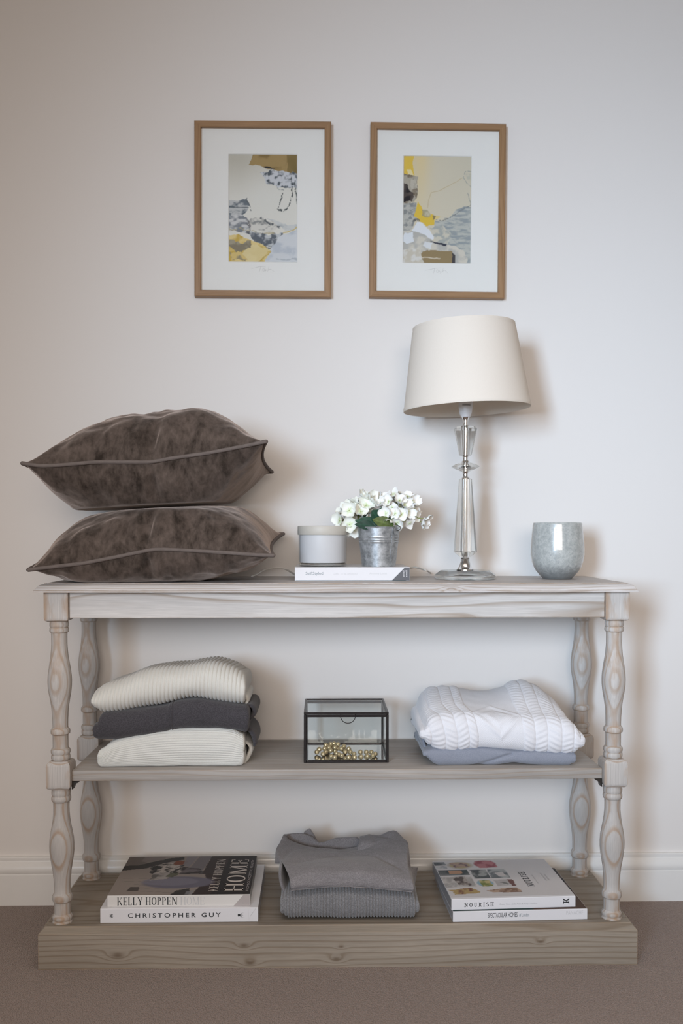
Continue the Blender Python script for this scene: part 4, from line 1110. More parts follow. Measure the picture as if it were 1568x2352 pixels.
# Christopher Guy, under Kelly Hoppen
kx = pxs(2.345)
p0 = PZ(231.5, 2119, zb); p1 = PZ(592, 2120.5, zb)
cg = book('coffee_table_book', 'thick white book with black spaced capitals CHRISTOPHER GUY on its spine', (p0.x, 2.336, zb), p1.x - p0.x, .305, .0345, math.radians(.3), M['white_cover'], 'coffee table books at the left of the plinth')
W_ = p1.x - p0.x; u = W_ / 360.5
spine(cg, text_mesh('CHRISTOPHER GUY', 212 * u, 10.5 * u, .012, 1.45), 63 * u, .0125, M['ink'])
star = ([], [])
for q in range(8):
    a = q * math.pi / 4; c_, s_ = math.cos(a), math.sin(a); b0 = len(star[0])
    for r_, w2 in ((.0007, .0004), (.0042, .0008), (.0052, 0), (.0042, -.0008), (.0007, -.0004)): star[0].append((r_ * c_ - w2 * s_, r_ * s_ + w2 * c_))
    star[1].append(tuple(range(b0, b0 + 5)))
spine(cg, star, 25 * u, .0175, M['ink'], 'small black star emblem')
spine(cg, ([(0, -.002), (.0012, -.003), (.004, -.0022), (.0062, -.0034), (.0062, .0034), (.004, .0022), (.0012, .003), (0, .002)], [tuple(range(8))]), 314 * u, .0165, M['ink'], 'black crown emblem')
spine(cg, stroke2d([[(.004, -.0052), (0, -.0048), (-.0006, 0), (0, .0048), (.004, .0052)], [(0, 0), (.0036, 0)]], .0007), 323 * u, .0165, M['ink'], 'thin bracket emblem')
spine(cg, stroke2d([[(0, .0005), (.001, .012), (.006, .020), (.013, .030), (.015, .034)]], .0006), 341 * u, 0, M['grey_ink'], 'crease in the dust jacket')
spine(cg, stroke2d([[(0, .001), (.0004, .017), (0, .033)]], .0005), 338 * u, 0, M['pale_ink'], 'crease in the dust jacket')
# Kelly Hoppen
p0 = PZ(248.5, 2081, zb + .0345); p1 = PZ(573, 2083.5, zb + .0345)
W_ = p1.x - p0.x; T_ = .0275; u = W_ / 324.5
kh = book('coffee_table_book', 'book with dark interior photo cover, spine reading KELLY HOPPEN HOME', (p0.x, 2.345, zb + .0345), W_, .285, T_, math.radians(.35), M['offwhite_cover'], 'coffee table books at the left of the plinth')
spine(kh, serif_text('KELLY HOPPEN', 137 * u, 18 * u, .125, .04, .05), 22 * u, .0045, M['ink'])
spine(kh, serif_text('HOME', 55 * u, 18 * u, .09, .04, .05), 166 * u, .0042, M['pale_ink'], 'silver HOME lettering')
spine(kh, ([(287 * u, .0004), (324 * u, .0004), (324 * u, T_ - .0006), (310 * u, T_ - .0006)], [(0, 1, 2, 3)]), 0, 0, M['stone_print'], 'stone coloured corner of the spine')
spine(kh, ([(a * .0012 + b0, c0) for (b0, c0) in [(0, 0), (.0018, 0), (.0018, .003), (0, .003)] for a in (0,)] , [(0, 1, 2, 3)]), 308 * u, .006, M['pale_ink'], 'small publisher mark')
def kelly_cover():
    c = Canvas(170, 100, (.36, .315, .285), 17)
    c.rough([(-.1, -.1), (.30, -.1), (.22, .30), (-.1, .40)], [(.20, .17, .155), (.34, .30, .27)], (6, 6), .5, 1)
    c.poly([(-.1, .28), (.10, .24), (.30, .06), (.42, .02), (.44, .10), (.30, .18), (.16, .34), (-.1, .40)], (.035, .03, .03), .95, .02, 2)
    c.poly([(.12, -.1), (.30, -.1), (.28, .10), (.12, .16)], (.28, .24, .23), .8, .02, 15)
    c.rough([(.20, .30), (.32, .20), (.44, .22), (.46, .40), (.40, .50), (.22, .48)], [(.02, .02, .02), (.55, .50, .46)], (26, 20), .5, 3, .03)
    c.poly([(.37, .13), (.47, .13), (.45, .24), (.37, .22)], (.27, .085, .035), 1, .02, 4)
    c.poly([(.47, -.1), (.55, -.1), (.50, .30), (.44, .24)], (.30, .28, .30), .9, .01, 5)
    c.poly([(.56, -.1), (.66, -.1), (.60, .44), (.50, .40)], (.24, .22, .235), .9, .01, 6)
    c.poly([(.66, -.1), (1.1, -.1), (1.1, 1.1), (.58, 1.1), (.66, .60), (.62, .40)], (.060, .038, .036), 1, .015, 7)
    c.poly([(.80, -.1), (1.1, -.1), (1.1, 1.1), (.72, 1.1)], (.022, .018, .02), .8, .02, 8)
    c.rough([(.45, .30), (.60, .36), (.62, .50), (.46, .48)], [(.05, .04, .04), (.22, .19, .20)], (12, 10), .5, 9, .03)
    c.ell(.46, .70, .28, .16, (.195, .185, .235)); c.ell(.40, .68, .22, .11, (.27, .26, .31), .7)
    c.rough([(.24, .45), (.40, .44), (.38, .60), (.26, .66)], [(.16, .15, .14), (.42, .39, .37)], (12, 10), .5, 10, .03)
    c.poly([(.37, .44), (.43, .46), (.42, .58), (.36, .56)], (.10, .11, .055), .8, .03, 11)
    c.poly([(.13, .80), (.20, .80), (.20, .90), (.12, .90)], (.10, .085, .08), .9, .01, 12)
    for q in range(5): c.line([(.00 + .05 * q, .58 + .08 * q), (.30 + .05 * q, .60 + .09 * q)], .006, (.20, .18, .17), .6, .01, 13 + q)
    c.poly([(.46, .90), (.56, .84), (.58, 1.1), (.40, 1.1)], (.03, .028, .028), .9, .02, 14)
    c.poly([(.54, .92), (.60, .88), (.58, 1.0), (.53, 1.0)], (.32, .32, .34), .7, .02, 16)
    return c
ob = link('cover_photo', kelly_cover().mesh('cover_photo', (.0, .283, T_ + E), (W_, 0, 0), (0, -.281, 0), M['print']), kh); ob['label'] = 'dark interior photograph on the cover'
# cover titles run from the spine towards the back: baseline to the right
def cover_text(root, vf, x, y, z, mat, label=None): return lay(vf, (x, y, z), (0, 1, 0), (-1, 0, 0), mat, root, 'lettering', label)
cover_text(kh, serif_text('HOME', .235, .045, .12, .05, .05), W_ * .945, .022, T_ + 4 * E, M['cream_print'], 'large cream HOME title')
cover_text(kh, serif_text('KELLY HOPPEN', .235, .022, .12, .05, .05), W_ * .765, .022, T_ + 4 * E, M['cream_print'], 'cream title line')
cover_text(kh, text_mesh('FROM CONCEPT TO REALITY', .225, .0065), W_ * .985, .024, T_ + 4 * E, M['stone_print'], 'small subtitle line')

# Spectacular Homes under Nourish
p0 = PZ(1040, 2118.5, zb); p1 = PZ(1349.5, 2113.5, zb)
RZ = math.radians(2.1); W_ = math.hypot(p1.x - p0.x, p1.y - p0.y); u = W_ / 309.5; T_ = .0255
sh = book('coffee_table_book', 'white spined book lettered SPECTACULAR HOMES with brown cover, under another book', (p0.x, p0.y, zb), W_, .290, T_, RZ, M['white_cover'], 'coffee table books at the right of the plinth')
spine(sh, text_mesh('SPECTACULAR HOMES', 68 * u, 10.5 * u, .0, .95), 80 * u, .0095, M['ink'])
spine(sh, text_mesh('of London', 23 * u, 7.5 * u), 152 * u, .0100, M['teal_ink'])
spine(sh, text_mesh('PANACHE', 39 * u, 8.5 * u, -.008), 261 * u, .0125, M['pale_ink'], 'pale silver lettering')
c = Canvas(60, 60, (.085, .048, .032), 5); c.rough([(.7, -.1), (1.1, -.1), (1.1, .6), (.8, .6)], [(.02, .02, .02), (.20, .14, .12)], (8, 12), .5, 1); c.poly([(-.1, -.1), (.6, -.1), (.6, 1.1), (-.1, 1.1)], (.02, .06, .06), .8, .02, 2)
ob = link('cover_photo', c.mesh('cover_photo', (.0005, .289, T_ + E), (W_ - .001, 0, 0), (0, -.2875, 0), M['print']), sh); ob['label'] = 'dark brown cover photograph'
z1 = zb + T_ + .0004
p0 = PZ(1037, 2093, z1); p1 = PZ(1322.5, 2085.5, z1)
RZ = math.radians(3.2); W_ = math.hypot(p1.x - p0.x, p1.y - p0.y); u = W_ / 285.5; T_ = .0268
no = book('coffee_table_book', 'white book NOURISH with a grid of food photographs on its cover', (p0.x, p0.y + .004, z1), W_, .272, T_, RZ, M['white_cover'], 'coffee table books at the right of the plinth')
spine(no, serif_text('NOURISH', 68 * u, 9.5 * u, .13, .10, .11, .26), 29 * u, .0075, M['ink'])
spine(no, text_mesh('Amber Rose, Sadie Frost & Holly Davidson', 88 * u, 5.2 * u, -.004, 1, .3), 109 * u, .0085, M['grey_ink'])
kv, kf = serif_text('K', 13.5 * u, 14 * u, .13, .10, .12)
lay((kv, kf), (271 * u, -E, .0085), (0, 0, 1), (-1, 0, 0), M['ink'], no, 'lettering', 'black letter K logo turned sideways')
def nourish_cover():
    c = Canvas(150, 110, (.56, .545, .545), 29)
    def pic(x0, y0, x1, y1, a, b_, fr, s): c.rough([(x0, y0), (x1, y0), (x1, y1), (x0, y1)], [a, b_], fr, .5, s, .004)
    c.c[:] = (.62, .60, .60)
    pic(.0, .02, .10, .12, (.06, .07, .08), (.22, .24, .25), (9, 6), 1); pic(.0, .14, .10, .22, (.30, .31, .34), (.55, .55, .55), (16, 12), 2)
    c.ell(.22, .13, .125, .115, (.50, .46, .42)); c.ell(.22, .13, .10, .095, (.42, .34, .17), .9)
    c.rough([(.14, .06), (.28, .06), (.30, .19), (.15, .20)], [(.16, .10, .12), (.42, .30, .22)], (16, 9), .5, 3, .02)
    c.ell(.445, .11, .105, .12, (.36, .085, .11)); c.rough([(.36, .02), (.52, .02), (.54, .21), (.38, .22)], [(.30, .06, .085), (.46, .17, .19)], (18, 10), .5, 4, .01)
    pic(.0, .26, .26, .42, (.035, .05, .055), (.16, .17, .17), (6, 5), 5); c.poly([(.09, .29), (.20, .29), (.20, .36), (.09, .37)], (.48, .27, .16), 1, .02, 6)
    pic(.28, .27, .42, .52, (.06, .07, .075), (.34, .35, .34), (14, 8), 7); pic(.43, .27, .585, .52, (.13, .15, .16), (.40, .42, .42), (8, 5), 8); c.poly([(.48, .38), (.56, .36), (.56, .47), (.49, .47)], (.58, .55, .54), 1, .02, 9)
    pic(.0, .46, .26, .74, (.36, .345, .335), (.52, .50, .48), (14, 8), 10); c.rough([(.10, .46), (.22, .46), (.22, .70), (.12, .68)], [(.08, .06, .055), (.40, .36, .33)], (18, 9), .55, 11, .03)
    c.ell(.345, .65, .075, .10, (.24, .38, .46)); c.rough([(.30, .58), (.39, .57), (.40, .73), (.31, .74)], [(.16, .20, .04), (.50, .42, .20)], (18, 12), .5, 12, .01)
    pic(.43, .57, .585, .74, (.42, .40, .40), (.54, .52, .52), (8, 6), 13); c.poly([(.54, .56), (.59, .57), (.585, .74), (.55, .74)], (.15, .06, .05), 1, .01, 14); c.poly([(.46, .63), (.51, .62), (.53, .70), (.49, .68)], (.12, .13, .12), .8, .03, 15)
    c.rough([(.02, .80), (.22, .79), (.24, .90), (.05, .93)], [(.17, .055, .04), (.42, .30, .12)], (16, 10), .5, 16, .05)
    c.rough([(.32, .84), (.45, .78), (.58, .77), (.60, .90), (.48, .90), (.36, .89)], [(.20, .11, .07), (.46, .33, .24)], (14, 10), .5, 17, .03)
    return c
ob = link('cover_photo', nourish_cover().mesh('cover_photo', (.0005, .270, T_ + E), (W_ - .001, 0, 0), (0, -.260, 0), M['print']), no); ob['label'] = 'white cover with small food photographs'
cover_text(no, serif_text('NOURISH', .105, .0165, .15, .10, .10, .2), W_ * .735, .070, T_ + 4 * E, M['ink'])
cover_text(no, text_mesh('with over 100 recipes that feed', .060, .005), W_ * .79, .090, T_ + 4 * E, M['grey_ink'])
cover_text(no, text_mesh('AMBER ROSE, SADIE FROST', .058, .0045), W_ * .875, .105, T_ + 4 * E, M['grey_ink'])
cover_text(no, text_mesh('& HOLLY DAVIDSON', .048, .0045), W_ * .90, .108, T_ + 4 * E, M['grey_ink'])

# Self.Styled on the table top
p0 = PZ(677, 1334.5, ZT); p1 = PZ(940.5, 1335.5, ZT)
W_ = P(940.5, 1320, 2.437).x - P(677, 1320, 2.437).x; u = W_ / 263.5; T_ = .0332
ss = book('coffee_table_book', 'white book Self.Styled on the console top under the candle and the zinc bucket', (P(677, 1320, 2.437).x, 2.437, ZT), W_, .225, T_, 0, M['white_cover'])
spine(ss, text_mesh('Self.Styled', 40 * u, 8.5 * u), 24.5 * u, .0125, M['teal_ink'])
spine(ss, text_mesh('DARE TO BE DIFFERENT', 56 * u, 4.2 * u, -.006, 1, .25), 89 * u, .0145, M['pale_ink'])
spine(ss, text_mesh('Anthony Lucini', 40 * u, 5.4 * u, -.006), 171 * u, .0140, M['pale_ink'])
spine(ss, ([(223 * u, .0008), (263.3 * u, .0008), (263.3 * u, T_ - .0012), (252 * u, T_ - .0012)], [(0, 1, 2, 3)]), 0, 0, M['slate'], 'slate grey corner of the spine')
for txt, xx, ln in (('jacqui', 252, 15), ('small', 258, 15)):
    lay(text_mesh(txt, ln * u, 4.0 * u, .01), (xx * u, -2 * E, .009), (0, 0, 1), (-1, 0, 0), M['white_cover'], ss, 'lettering', 'white lettering on the slate corner')
lay(rect2d(0, 0, W_ * .96, .0009), (0.002, -E, .0001), (1, 0, 0), (0, 0, 1), M['teal_edge'], ss, 'lower_edge', 'dark lower edge of the spine')
ZBK = ZT + T_

# ------------------------------------------------------------------ candle in a jar
yc = 2.512; cxp = P(741, 1250, yc).x; kx = pxs(yc)
cj = thing('jar_candle', 'white candle in a clear glass jar with a cream lid, on the white book', 'candle', (cxp, yc, ZBK))
R_ = 55.8 * kx
zl0, zl1 = P(741, 1228.5, yc).z - ZBK, P(741, 1208, yc).z - ZBK
part('glass_jar', lathe('glass_jar', [(0, .0002), (R_ * .93, .0002), (R_ * .97, .001), (R_ * .985, .003), (R_, .02), (R_ * 1.01, zl0 + .006), (R_ * .975, zl0 + .006), (R_ * .965, .012), (R_ * .93, .0085), (0, .0085)], 72, M['jar_glass']), cj)
part('glass_foot', lathe('glass_foot', [(0, .0004), (R_ * .90, .0004), (R_ * .95, .002), (R_ * .95, .0075), (R_ * .90, .0085), (0, .0085)], 72, M['crystal']), cj)
part('wax', lathe('wax', [(0, .0095), (R_ * .93, .0095), (R_ * .955, .012), (R_ * .962, zl0 + .002), (0, zl0 + .002)], 64, M['wax']), cj)
RL = R_ * 1.035
part('lid', lathe('lid', [(RL * .99, zl0), (RL, zl0 + .001), (RL, zl1 - .0025), (RL * .985, zl1 - .0005), (RL * .95, zl1), (0, zl1)], 72, M['lid']), cj)

# ------------------------------------------------------------------ zinc bucket
yc = 2.500; kx = pxs(yc); xb = P(869.5, 1260, yc).x
bu = thing('zinc_bucket', 'small galvanised zinc bucket holding white flowers, on the white book', 'bucket', (xb, yc, ZBK))
hb = P(870, 1210, yc).z - ZBK
r0, r1 = 38.5 * kx, 49 * kx
prof = [(0, .002), (r0 * .94, .002), (r0 * .96, .0002), (r0, .0002), (r0 * 1.01, .003)]
def rr(t): return r0 + (r1 - r0) * t
zz = [.05]
for tb in (.62, .68, .74):
    pass
for t in np.linspace(.06, .97, 70):
    bump_ = sum(.0011 * math.exp(-((t - tb) / .014) ** 2) for tb in (.61, .67, .73))
    prof.append((rr(t) + bump_, hb * t))
prof += [(r1 * 1.005, hb * .975), (r1 * 1.03, hb * .98), (r1 * 1.035, hb * .99), (r1 * 1.02, hb), (r1 * .985, hb), (r1 * .975, hb * .985), (r0 * .96, .006), (0, .006)]
part('pail', lathe('pail', prof, 72, M['zinc'], 40), bu)
# overlapped vertical seam on the right of the front
sa = math.radians(-52)
V, F = [], []
for t in np.linspace(.03, .965, 24):
    for da, dr in ((-.035, .0001), (-.030, .0010), (.16, .0010), (.165, .0001)):
        bump_ = sum(.0011 * math.exp(-((t - tb) / .014) ** 2) for tb in (.61, .67, .73))
        r_ = rr(t) + dr + bump_; V.append((r_ * math.cos(sa + da), r_ * math.sin(sa + da), hb * t))
F = grid_faces(24, 4)
part('seam', mesh_of('seam', V, F, M['zinc'], 60), bu)
# ear and wire ring
ea = math.radians(-40)
for a_ in (ea, ea + math.pi):
    V, F = [], []
    for i, t in enumerate(np.linspace(0, 1, 9)):
        wd = .22 * (1 - .35 * abs(2 * t - 1)) if t < .75 else .14
        for q in (-1, -.5, 0, .5, 1):
            an = a_ + q * wd; r_ = r1 * 1.045 - .0004 + .001 * (1 - q * q); V.append((r_ * math.cos(an), r_ * math.sin(an), hb * (.80 + .24 * t)))
    part('ear', mesh_of('ear', V, grid_faces(9, 5), M['zinc'], 60), bu)
    c0 = Vector((math.cos(a_), math.sin(a_), 0)); tng = Vector((-math.sin(a_), math.cos(a_), 0))
    ringc = c0 * (r1 * 1.09) + Vector((0, 0, hb * .965))
    pts = [ringc + (c0 * .85 + tng * .5).normalized() * (.0062 * math.cos(q)) + Vector((0, 0, .0062 * math.sin(q))) for q in np.linspace(0, 2 * math.pi, 20, endpoint=False)]
    part('ring', tube('ring', pts, .0011, 6, M['dark_iron'], True), bu)

# ------------------------------------------------------------------ hydrangea
hy = thing('hydrangea', 'white hydrangea blooms with dark green leaves in the zinc bucket', 'flowers', (xb, yc, ZBK + hb * .55))
HO = Vector((xb, yc, ZBK + hb * .55))
rnd = random.Random(5)
def floret_mesh(size, cup, curl, seed, tint):
    r = random.Random(seed); V, F, C = [], [], []
    for pt in range(4):
        a0 = pt * math.pi / 2 + r.uniform(-.2, .2); cp = cup + r.uniform(-.15, .15); sz = size * r.uniform(.88, 1.1)
        n, m = 7, 7; off = len(V)
        for i in range(n):
            t = i / (n - 1); wdt = sz * .62 * (math.sin(math.pi * min(1, .08 + t * .80)) ** .7)
            for j in range(m):
                s = 2 * j / (m - 1) - 1
                x = sz * (t - .16 * s * s * t); y = wdt * s
                z = cp * sz * t * t + curl * sz * (s * s) * .35 * t - .10 * sz * math.sin(t * 3.1) + r.uniform(-1, 1) * sz * .012
                V.append((x * math.cos(a0) - y * math.sin(a0), x * math.sin(a0) + y * math.cos(a0), z + .0006 * pt))
                g = .8 * math.exp(-(t / .20) ** 2) + .10 * tint
                C.append((.90 * (1 - g) + .60 * g, .90 * (1 - g) + .72 * g, .87 * (1 - g) + .36 * g))
        F += grid_faces(n, m, off=off)
    me = mesh_of('floret', V, F, M['petal'])
    at = me.color_attributes.new('print', 'FLOAT_COLOR', 'POINT'); at.data.foreach_set('color', np.array([c + (1,) for c in C], np.float32).ravel())
    me.polygons.foreach_set('use_smooth', [True] * len(me.polygons)); return me
FM = {('L', i): floret_mesh(.0225, .25 + .1 * i, .5, 40 + i, 1.0) for i in range(4)}
FM.update({('R', i): floret_mesh(.0175, .15 + .12 * i, -.3 + .3 * i, 60 + i, 0.0) for i in range(5)})
cen_me = lathe('floret_centre', [(0, -.0008), (.0012, -.0004), (.0016, .0004), (.001, .0014), (0, .0018)], 8, M['stem'])
SP = [(420, 350, 'L', 0), (262, 330, 'L', -.01), (478, 140, 'L', .03), (600, 190, 'L', .02), (125, 470, 'L', .01), (270, 530, 'L', 0), (540, 455, 'L', .0), (210, 560, 'L', .02), (360, 200, 'L', .045), (330, 480, 'L', .02),
      (180, 330, 'L', .045), (500, 260, 'L', .02), (560, 110, 'L', .05), (300, 600, 'L', .015),
      (735, 235, 'R', .01), (800, 120, 'R', .02), (905, 95, 'R', .02), (1100, 130, 'R', .02), (985, 190, 'R', .0), (1175, 205, 'R', .01), (880, 290, 'R', -.005), (925, 370, 'R', -.018), (1015, 385, 'R', -.016), (960, 500, 'R', -.018),
      (1110, 345, 'R', -.005), (1130, 510, 'R', -.010), (1220, 410, 'R', .012), (1375, 455, 'R', .01), (790, 370, 'R', -.012), (860, 500, 'R', -.016), (1200, 130, 'R', .035), (1000, 90, 'R', .045), (700, 160, 'R', .035), (830, 200, 'R', .0),
      (1060, 250, 'R', -.005), (940, 230, 'R', .03), (1190, 300, 'R', .02), (1040, 480, 'R', .01), (1320, 500, 'R', .02), (780, 300, 'R', .01), (1140, 250, 'R', .04), (900, 170, 'R', .05)]
for q in range(26):
    kd = 'LR'[q % 2]; cx_, cy_, rx_, ry_ = ((395, 340, 230, 190) if kd == 'L' else (985, 280, 230, 210))
    an = q * 2.399; rr_ = (.35 + .6 * ((q * .618) % 1))
    SP.append((cx_ + rx_ * rr_ * math.cos(an), cy_ + ry_ * rr_ * math.sin(an) * (.9 if math.sin(an) < 0 else .55), kd, .022 + .03 * ((q * .37) % 1)))
clc = {'L': P(820, 1188, 2.52), 'R': P(920, 1172, 2.52)}
for i, (qx, qy, kind, dy) in enumerate(SP):
    p = P(760 + qx / 6.272, 1120 + qy / 6.272, 2.490 + dy)
    dr = (p - clc[kind]); dr = Vector((dr.x + rnd.uniform(-.02, .02), dr.y * .6 - .022 + rnd.uniform(-.012, .012), dr.z + .010 + rnd.uniform(-.018, .018))).normalized()
    q = dr.to_track_quat('Z', 'Y').to_euler(); 
    ob = link('floret', FM[(kind, i % (4 if kind == 'L' else 5))], hy, p - HO)
    ob.rotation_mode = 'QUATERNION'; ob.rotation_quaternion = dr.to_track_quat('Z', 'Y') @ Vector((0, 0, 1)).to_track_quat('Z', 'Y') @ __import__('mathutils').Quaternion((0, 0, 1), rnd.uniform(0, 1.57))
    link('floret_centre', cen_me, ob)
# stems: from the mouth of the bucket to the two heads, then to single florets
mouth = Vector((xb, yc, ZBK + hb * .75))
for kind in 'LR':
    c = clc[kind]; pts = catmull([tuple(mouth - HO), tuple((mouth + c) / 2 + Vector((0, 0, .012)) - HO), tuple(c - HO)], 10)
    link('stem', tube('stem', pts, .0022, 7, M['stem']), hy)
for i, (qx, qy, kind, dy) in enumerate(SP):
    if i % 2 == 0 or i in (27,):
        p = P(760 + qx / 6.272, 1120 + qy / 6.272, 2.492 + dy); c = clc[kind] + Vector((0, -.006, -.008))
        link('stem', tube('stem', [c - HO, (c * .45 + p * .55) - HO + Vector((0, .003, -.002)), p - HO + Vector((0, .002, 0))], .0011, 5, M['stem']), hy)
def leaf_mesh(L, Wd, bend, fold, col):
    n, m = 16, 9; V, C = [], []
    for i in range(n):
        t = i / (n - 1); w_ = Wd * (math.sin(math.pi * t ** .8) ** .85 if t < 1 else 0) * (1 + .03 * math.sin(i * 2.4))
        for j in range(m):
            s = 2 * j / (m - 1) - 1
            V.append((L * t, w_ * s, bend * L * t * t + fold * w_ * abs(s) - .0006 * math.cos(12 * (t - abs(s) * .25)) * abs(s)))
            k = 1.5 if abs(s) < .05 else (1 + .15 * math.cos(26 * (t - abs(s) * .2)))
            C.append(tuple(x * k for x in col) + (1,))
    me = mesh_of('leaf', V, grid_faces(n, m), M['leaf'])
    at = me.color_attributes.new('print', 'FLOAT_COLOR', 'POINT'); at.data.foreach_set('color', np.array(C, np.float32).ravel())
    me.polygons.foreach_set('use_smooth', [True] * len(me.polygons)); return me
G1, G2 = (.028, .085, .052), (.12, .16, .045)
for (bx, by, tx, ty, Yb_, Yt_, wd, fo, col, tw) in [
        (700, 470, 590, 330, 2.487, 2.470, .019, .25, G1, 1.2), (880, 540, 600, 455, 2.470, 2.458, .016, .22, G2, 1.25), (690, 520, 350, 470, 2.474, 2.458, .014, .2, G1, 1.2),
        (880, 430, 640, 330, 2.488, 2.478, .020, .2, G1, 1.1), (650, 560, 340, 520, 2.466, 2.455, .013, .15, (.02, .06, .04), 1.2), (900, 500, 780, 360, 2.492, 2.488, .018, .2, (.035, .10, .05), 1.1),
        (960, 540, 840, 470, 2.475, 2.466, .015, .2, (.10, .15, .04), 1.2), (880, 560, 700, 540, 2.468, 2.462, .012, .2, (.13, .16, .05), 1.2), (620, 560, 480, 380, 2.50, 2.49, .02, .2, (.02, .06, .04), 1.1)]:
    a, b_ = P(760 + bx / 6.272, 1120 + by / 6.272, Yb_), P(760 + tx / 6.272, 1120 + ty / 6.272, Yt_)
    d = b_ - a; ex = d.normalized(); nz_ = Vector((0, -math.sin(tw), math.cos(tw))); nz_ = (nz_ - ex * nz_.dot(ex)).normalized(); ey = nz_.cross(ex)
    ob = link('leaf', leaf_mesh(d.length, wd, -.08, fo, col), hy)
    ob.matrix_local = Matrix.Translation(a - HO) @ Matrix((ex, ey, nz_)).transposed().to_4x4()

# ------------------------------------------------------------------ table lamp
yl = 2.515; kx = pxs(yl); xl = P(1068, 1300, yl).x
lamp = thing('table_lamp', 'crystal and chrome table lamp with a cream tapered shade', 'lamp', (xl, yl, ZT))
zl = lambda py: P(1068, py, yl).z - ZT
def lp(name, prof, mat, seg=48, smooth=40, phase=0.0, parent=None, label=None):
    o_ = part(name, lathe(name, [(r * kx, z) for r, z in prof], seg, mat, smooth, phase), parent or lamp)
    if label: o_['label'] = label
    return o_
hbz = zl(1309.5)
lp('base', [(0, .0004), (66, .0004), (72.5, .005), (72.5, .0105), (58, hbz), (0, hbz)], M['crystal'], 10, 5, .1, label='faceted crystal base')
lp('collar', [(0, hbz), (20.5, hbz), (20.5, hbz + .002), (18.5, hbz + .003), (14, zl(1300)), (10.5, zl(1290)), (9.4, zl(1284)), (10, zl(1283)), (10, zl(1281)), (8, zl(1280)), (0, zl(1280))], M['chrome'], label='flared chrome collar')
lp('crystal_column', [(0, zl(1279)), (13, zl(1279)), (27.8, zl(1268)), (27.2, zl(1264)), (15.2, zl(1101)), (14, zl(1100)), (0, zl(1100))], M['crystal'], 8, 5, math.pi / 8)
lp('rod', [(0, zl(1279.5)), (5.8, zl(1279.5)), (5.8, zl(958)), (0, zl(958))], M['chrome'], 24, label='chrome rod through the crystals')
lp('chrome_joint', [(0, zl(1100)), (10.8, zl(1100)), (10.2, zl(1098)), (6, zl(1094)), (4.6, zl(1091)), (6, zl(1088)), (7.6, zl(1084)), (7.6, zl(1082)), (0, zl(1082))], M['chrome'])
lp('crystal_disc', [(0, zl(1083)), (10, zl(1083)), (26, zl(1076)), (32.5, zl(1072.5)), (32.5, zl(1071)), (25, zl(1067)), (10, zl(1062)), (0, zl(1062))], M['crystal'], 10, 5, .3)
lp('chrome_joint', [(0, zl(1062)), (10, zl(1062)), (9, zl(1060)), (5.4, zl(1056)), (4.6, zl(1053.5)), (6, zl(1051)), (7.8, zl(1048)), (7.8, zl(1046)), (0, zl(1046))], M['chrome'])
lp('crystal_column', [(0, zl(1046)), (14.2, zl(1046)), (15, zl(1044)), (27.2, zl(985)), (22, zl(980)), (0, zl(980))], M['crystal'], 8, 5, math.pi / 8)
lp('chrome_joint', [(0, zl(980)), (11, zl(980)), (9, zl(978.5)), (5.5, zl(977)), (6, zl(974)), (4.4, zl(972)), (5.4, zl(968)), (5.4, zl(966)), (7, zl(962)), (9, zl(958)), (0, zl(958))], M['chrome'])
so = lp('bulb_socket', [(0, zl(958)), (10.5, zl(958)), (14, zl(949)), (15.8, zl(938)), (16.2, zl(920)), (14.5, zl(915)), (0, zl(915))], M['socket'], label='white plastic bulb socket')
tv, tf = text_mesh('WARNING', 20 * kx, 2.6 * kx, .02)
me = mesh_of('lettering', [(16.25 * kx * math.sin((a - 10 * kx + 0) / (16.25 * kx)), -16.25 * kx * math.cos((a - 10 * kx) / (16.25 * kx)), zl(933) + b_) for a, b_ in tv], tf, M['ink']); link('lettering', me, so)
lp('bulb', [(0, zl(915)), (10, zl(915)), (11, zl(905)), (22, zl(880)), (25, zl(860)), (20, zl(840)), (0, zl(832))], M['socket'], 32)
# shade: thin tapered drum, tilted a little
tilt = math.radians(-2.4)
sh_c = P(1072, 938, yl); zc0 = P(1072, 940, yl).z - ZT; hs = .2085
rb_, rt_ = 145.5 * kx, 117 * kx
pr = [(rb_ - .0016, .0), (rb_ - .0004, -.0006), (rb_, .0004), (rb_ + .0002, .006), (rb_, .0068)]
for t in np.linspace(.06, .94, 12): pr.append((rb_ + (rt_ - rb_) * t, hs * t))
pr += [(rt_, hs - .0068), (rt_ + .0002, hs - .006), (rt_, hs - .0004), (rt_ - .0004, hs + .0004), (rt_ - .0016, hs)]
for t in np.linspace(.94, .06, 12): pr.append((rb_ + (rt_ - rb_) * t - .0016, hs * t))
pr.append((rb_ - .0016, 0))
sd = part('shade', lathe('shade', pr, 96, M['shade'], 60, cap=False), lamp); sd['label'] = 'cream fabric tapered drum shade'
sd.location = (sh_c.x - xl, 0, zc0); sd.rotation_euler = (0, tilt, 0)
# spider fitting inside
for q in range(3):
    a = q * 2.094 + .4
    part('fitting_arm', tube('fitting_arm', [(0, 0, zl(905)), (.05 * math.cos(a), .05 * math.sin(a), zl(905) + .002), ((rb_ - .012) * math.cos(a), (rb_ - .012) * math.sin(a), zl(905) + .010)], .0012, 6, M['socket']), lamp)
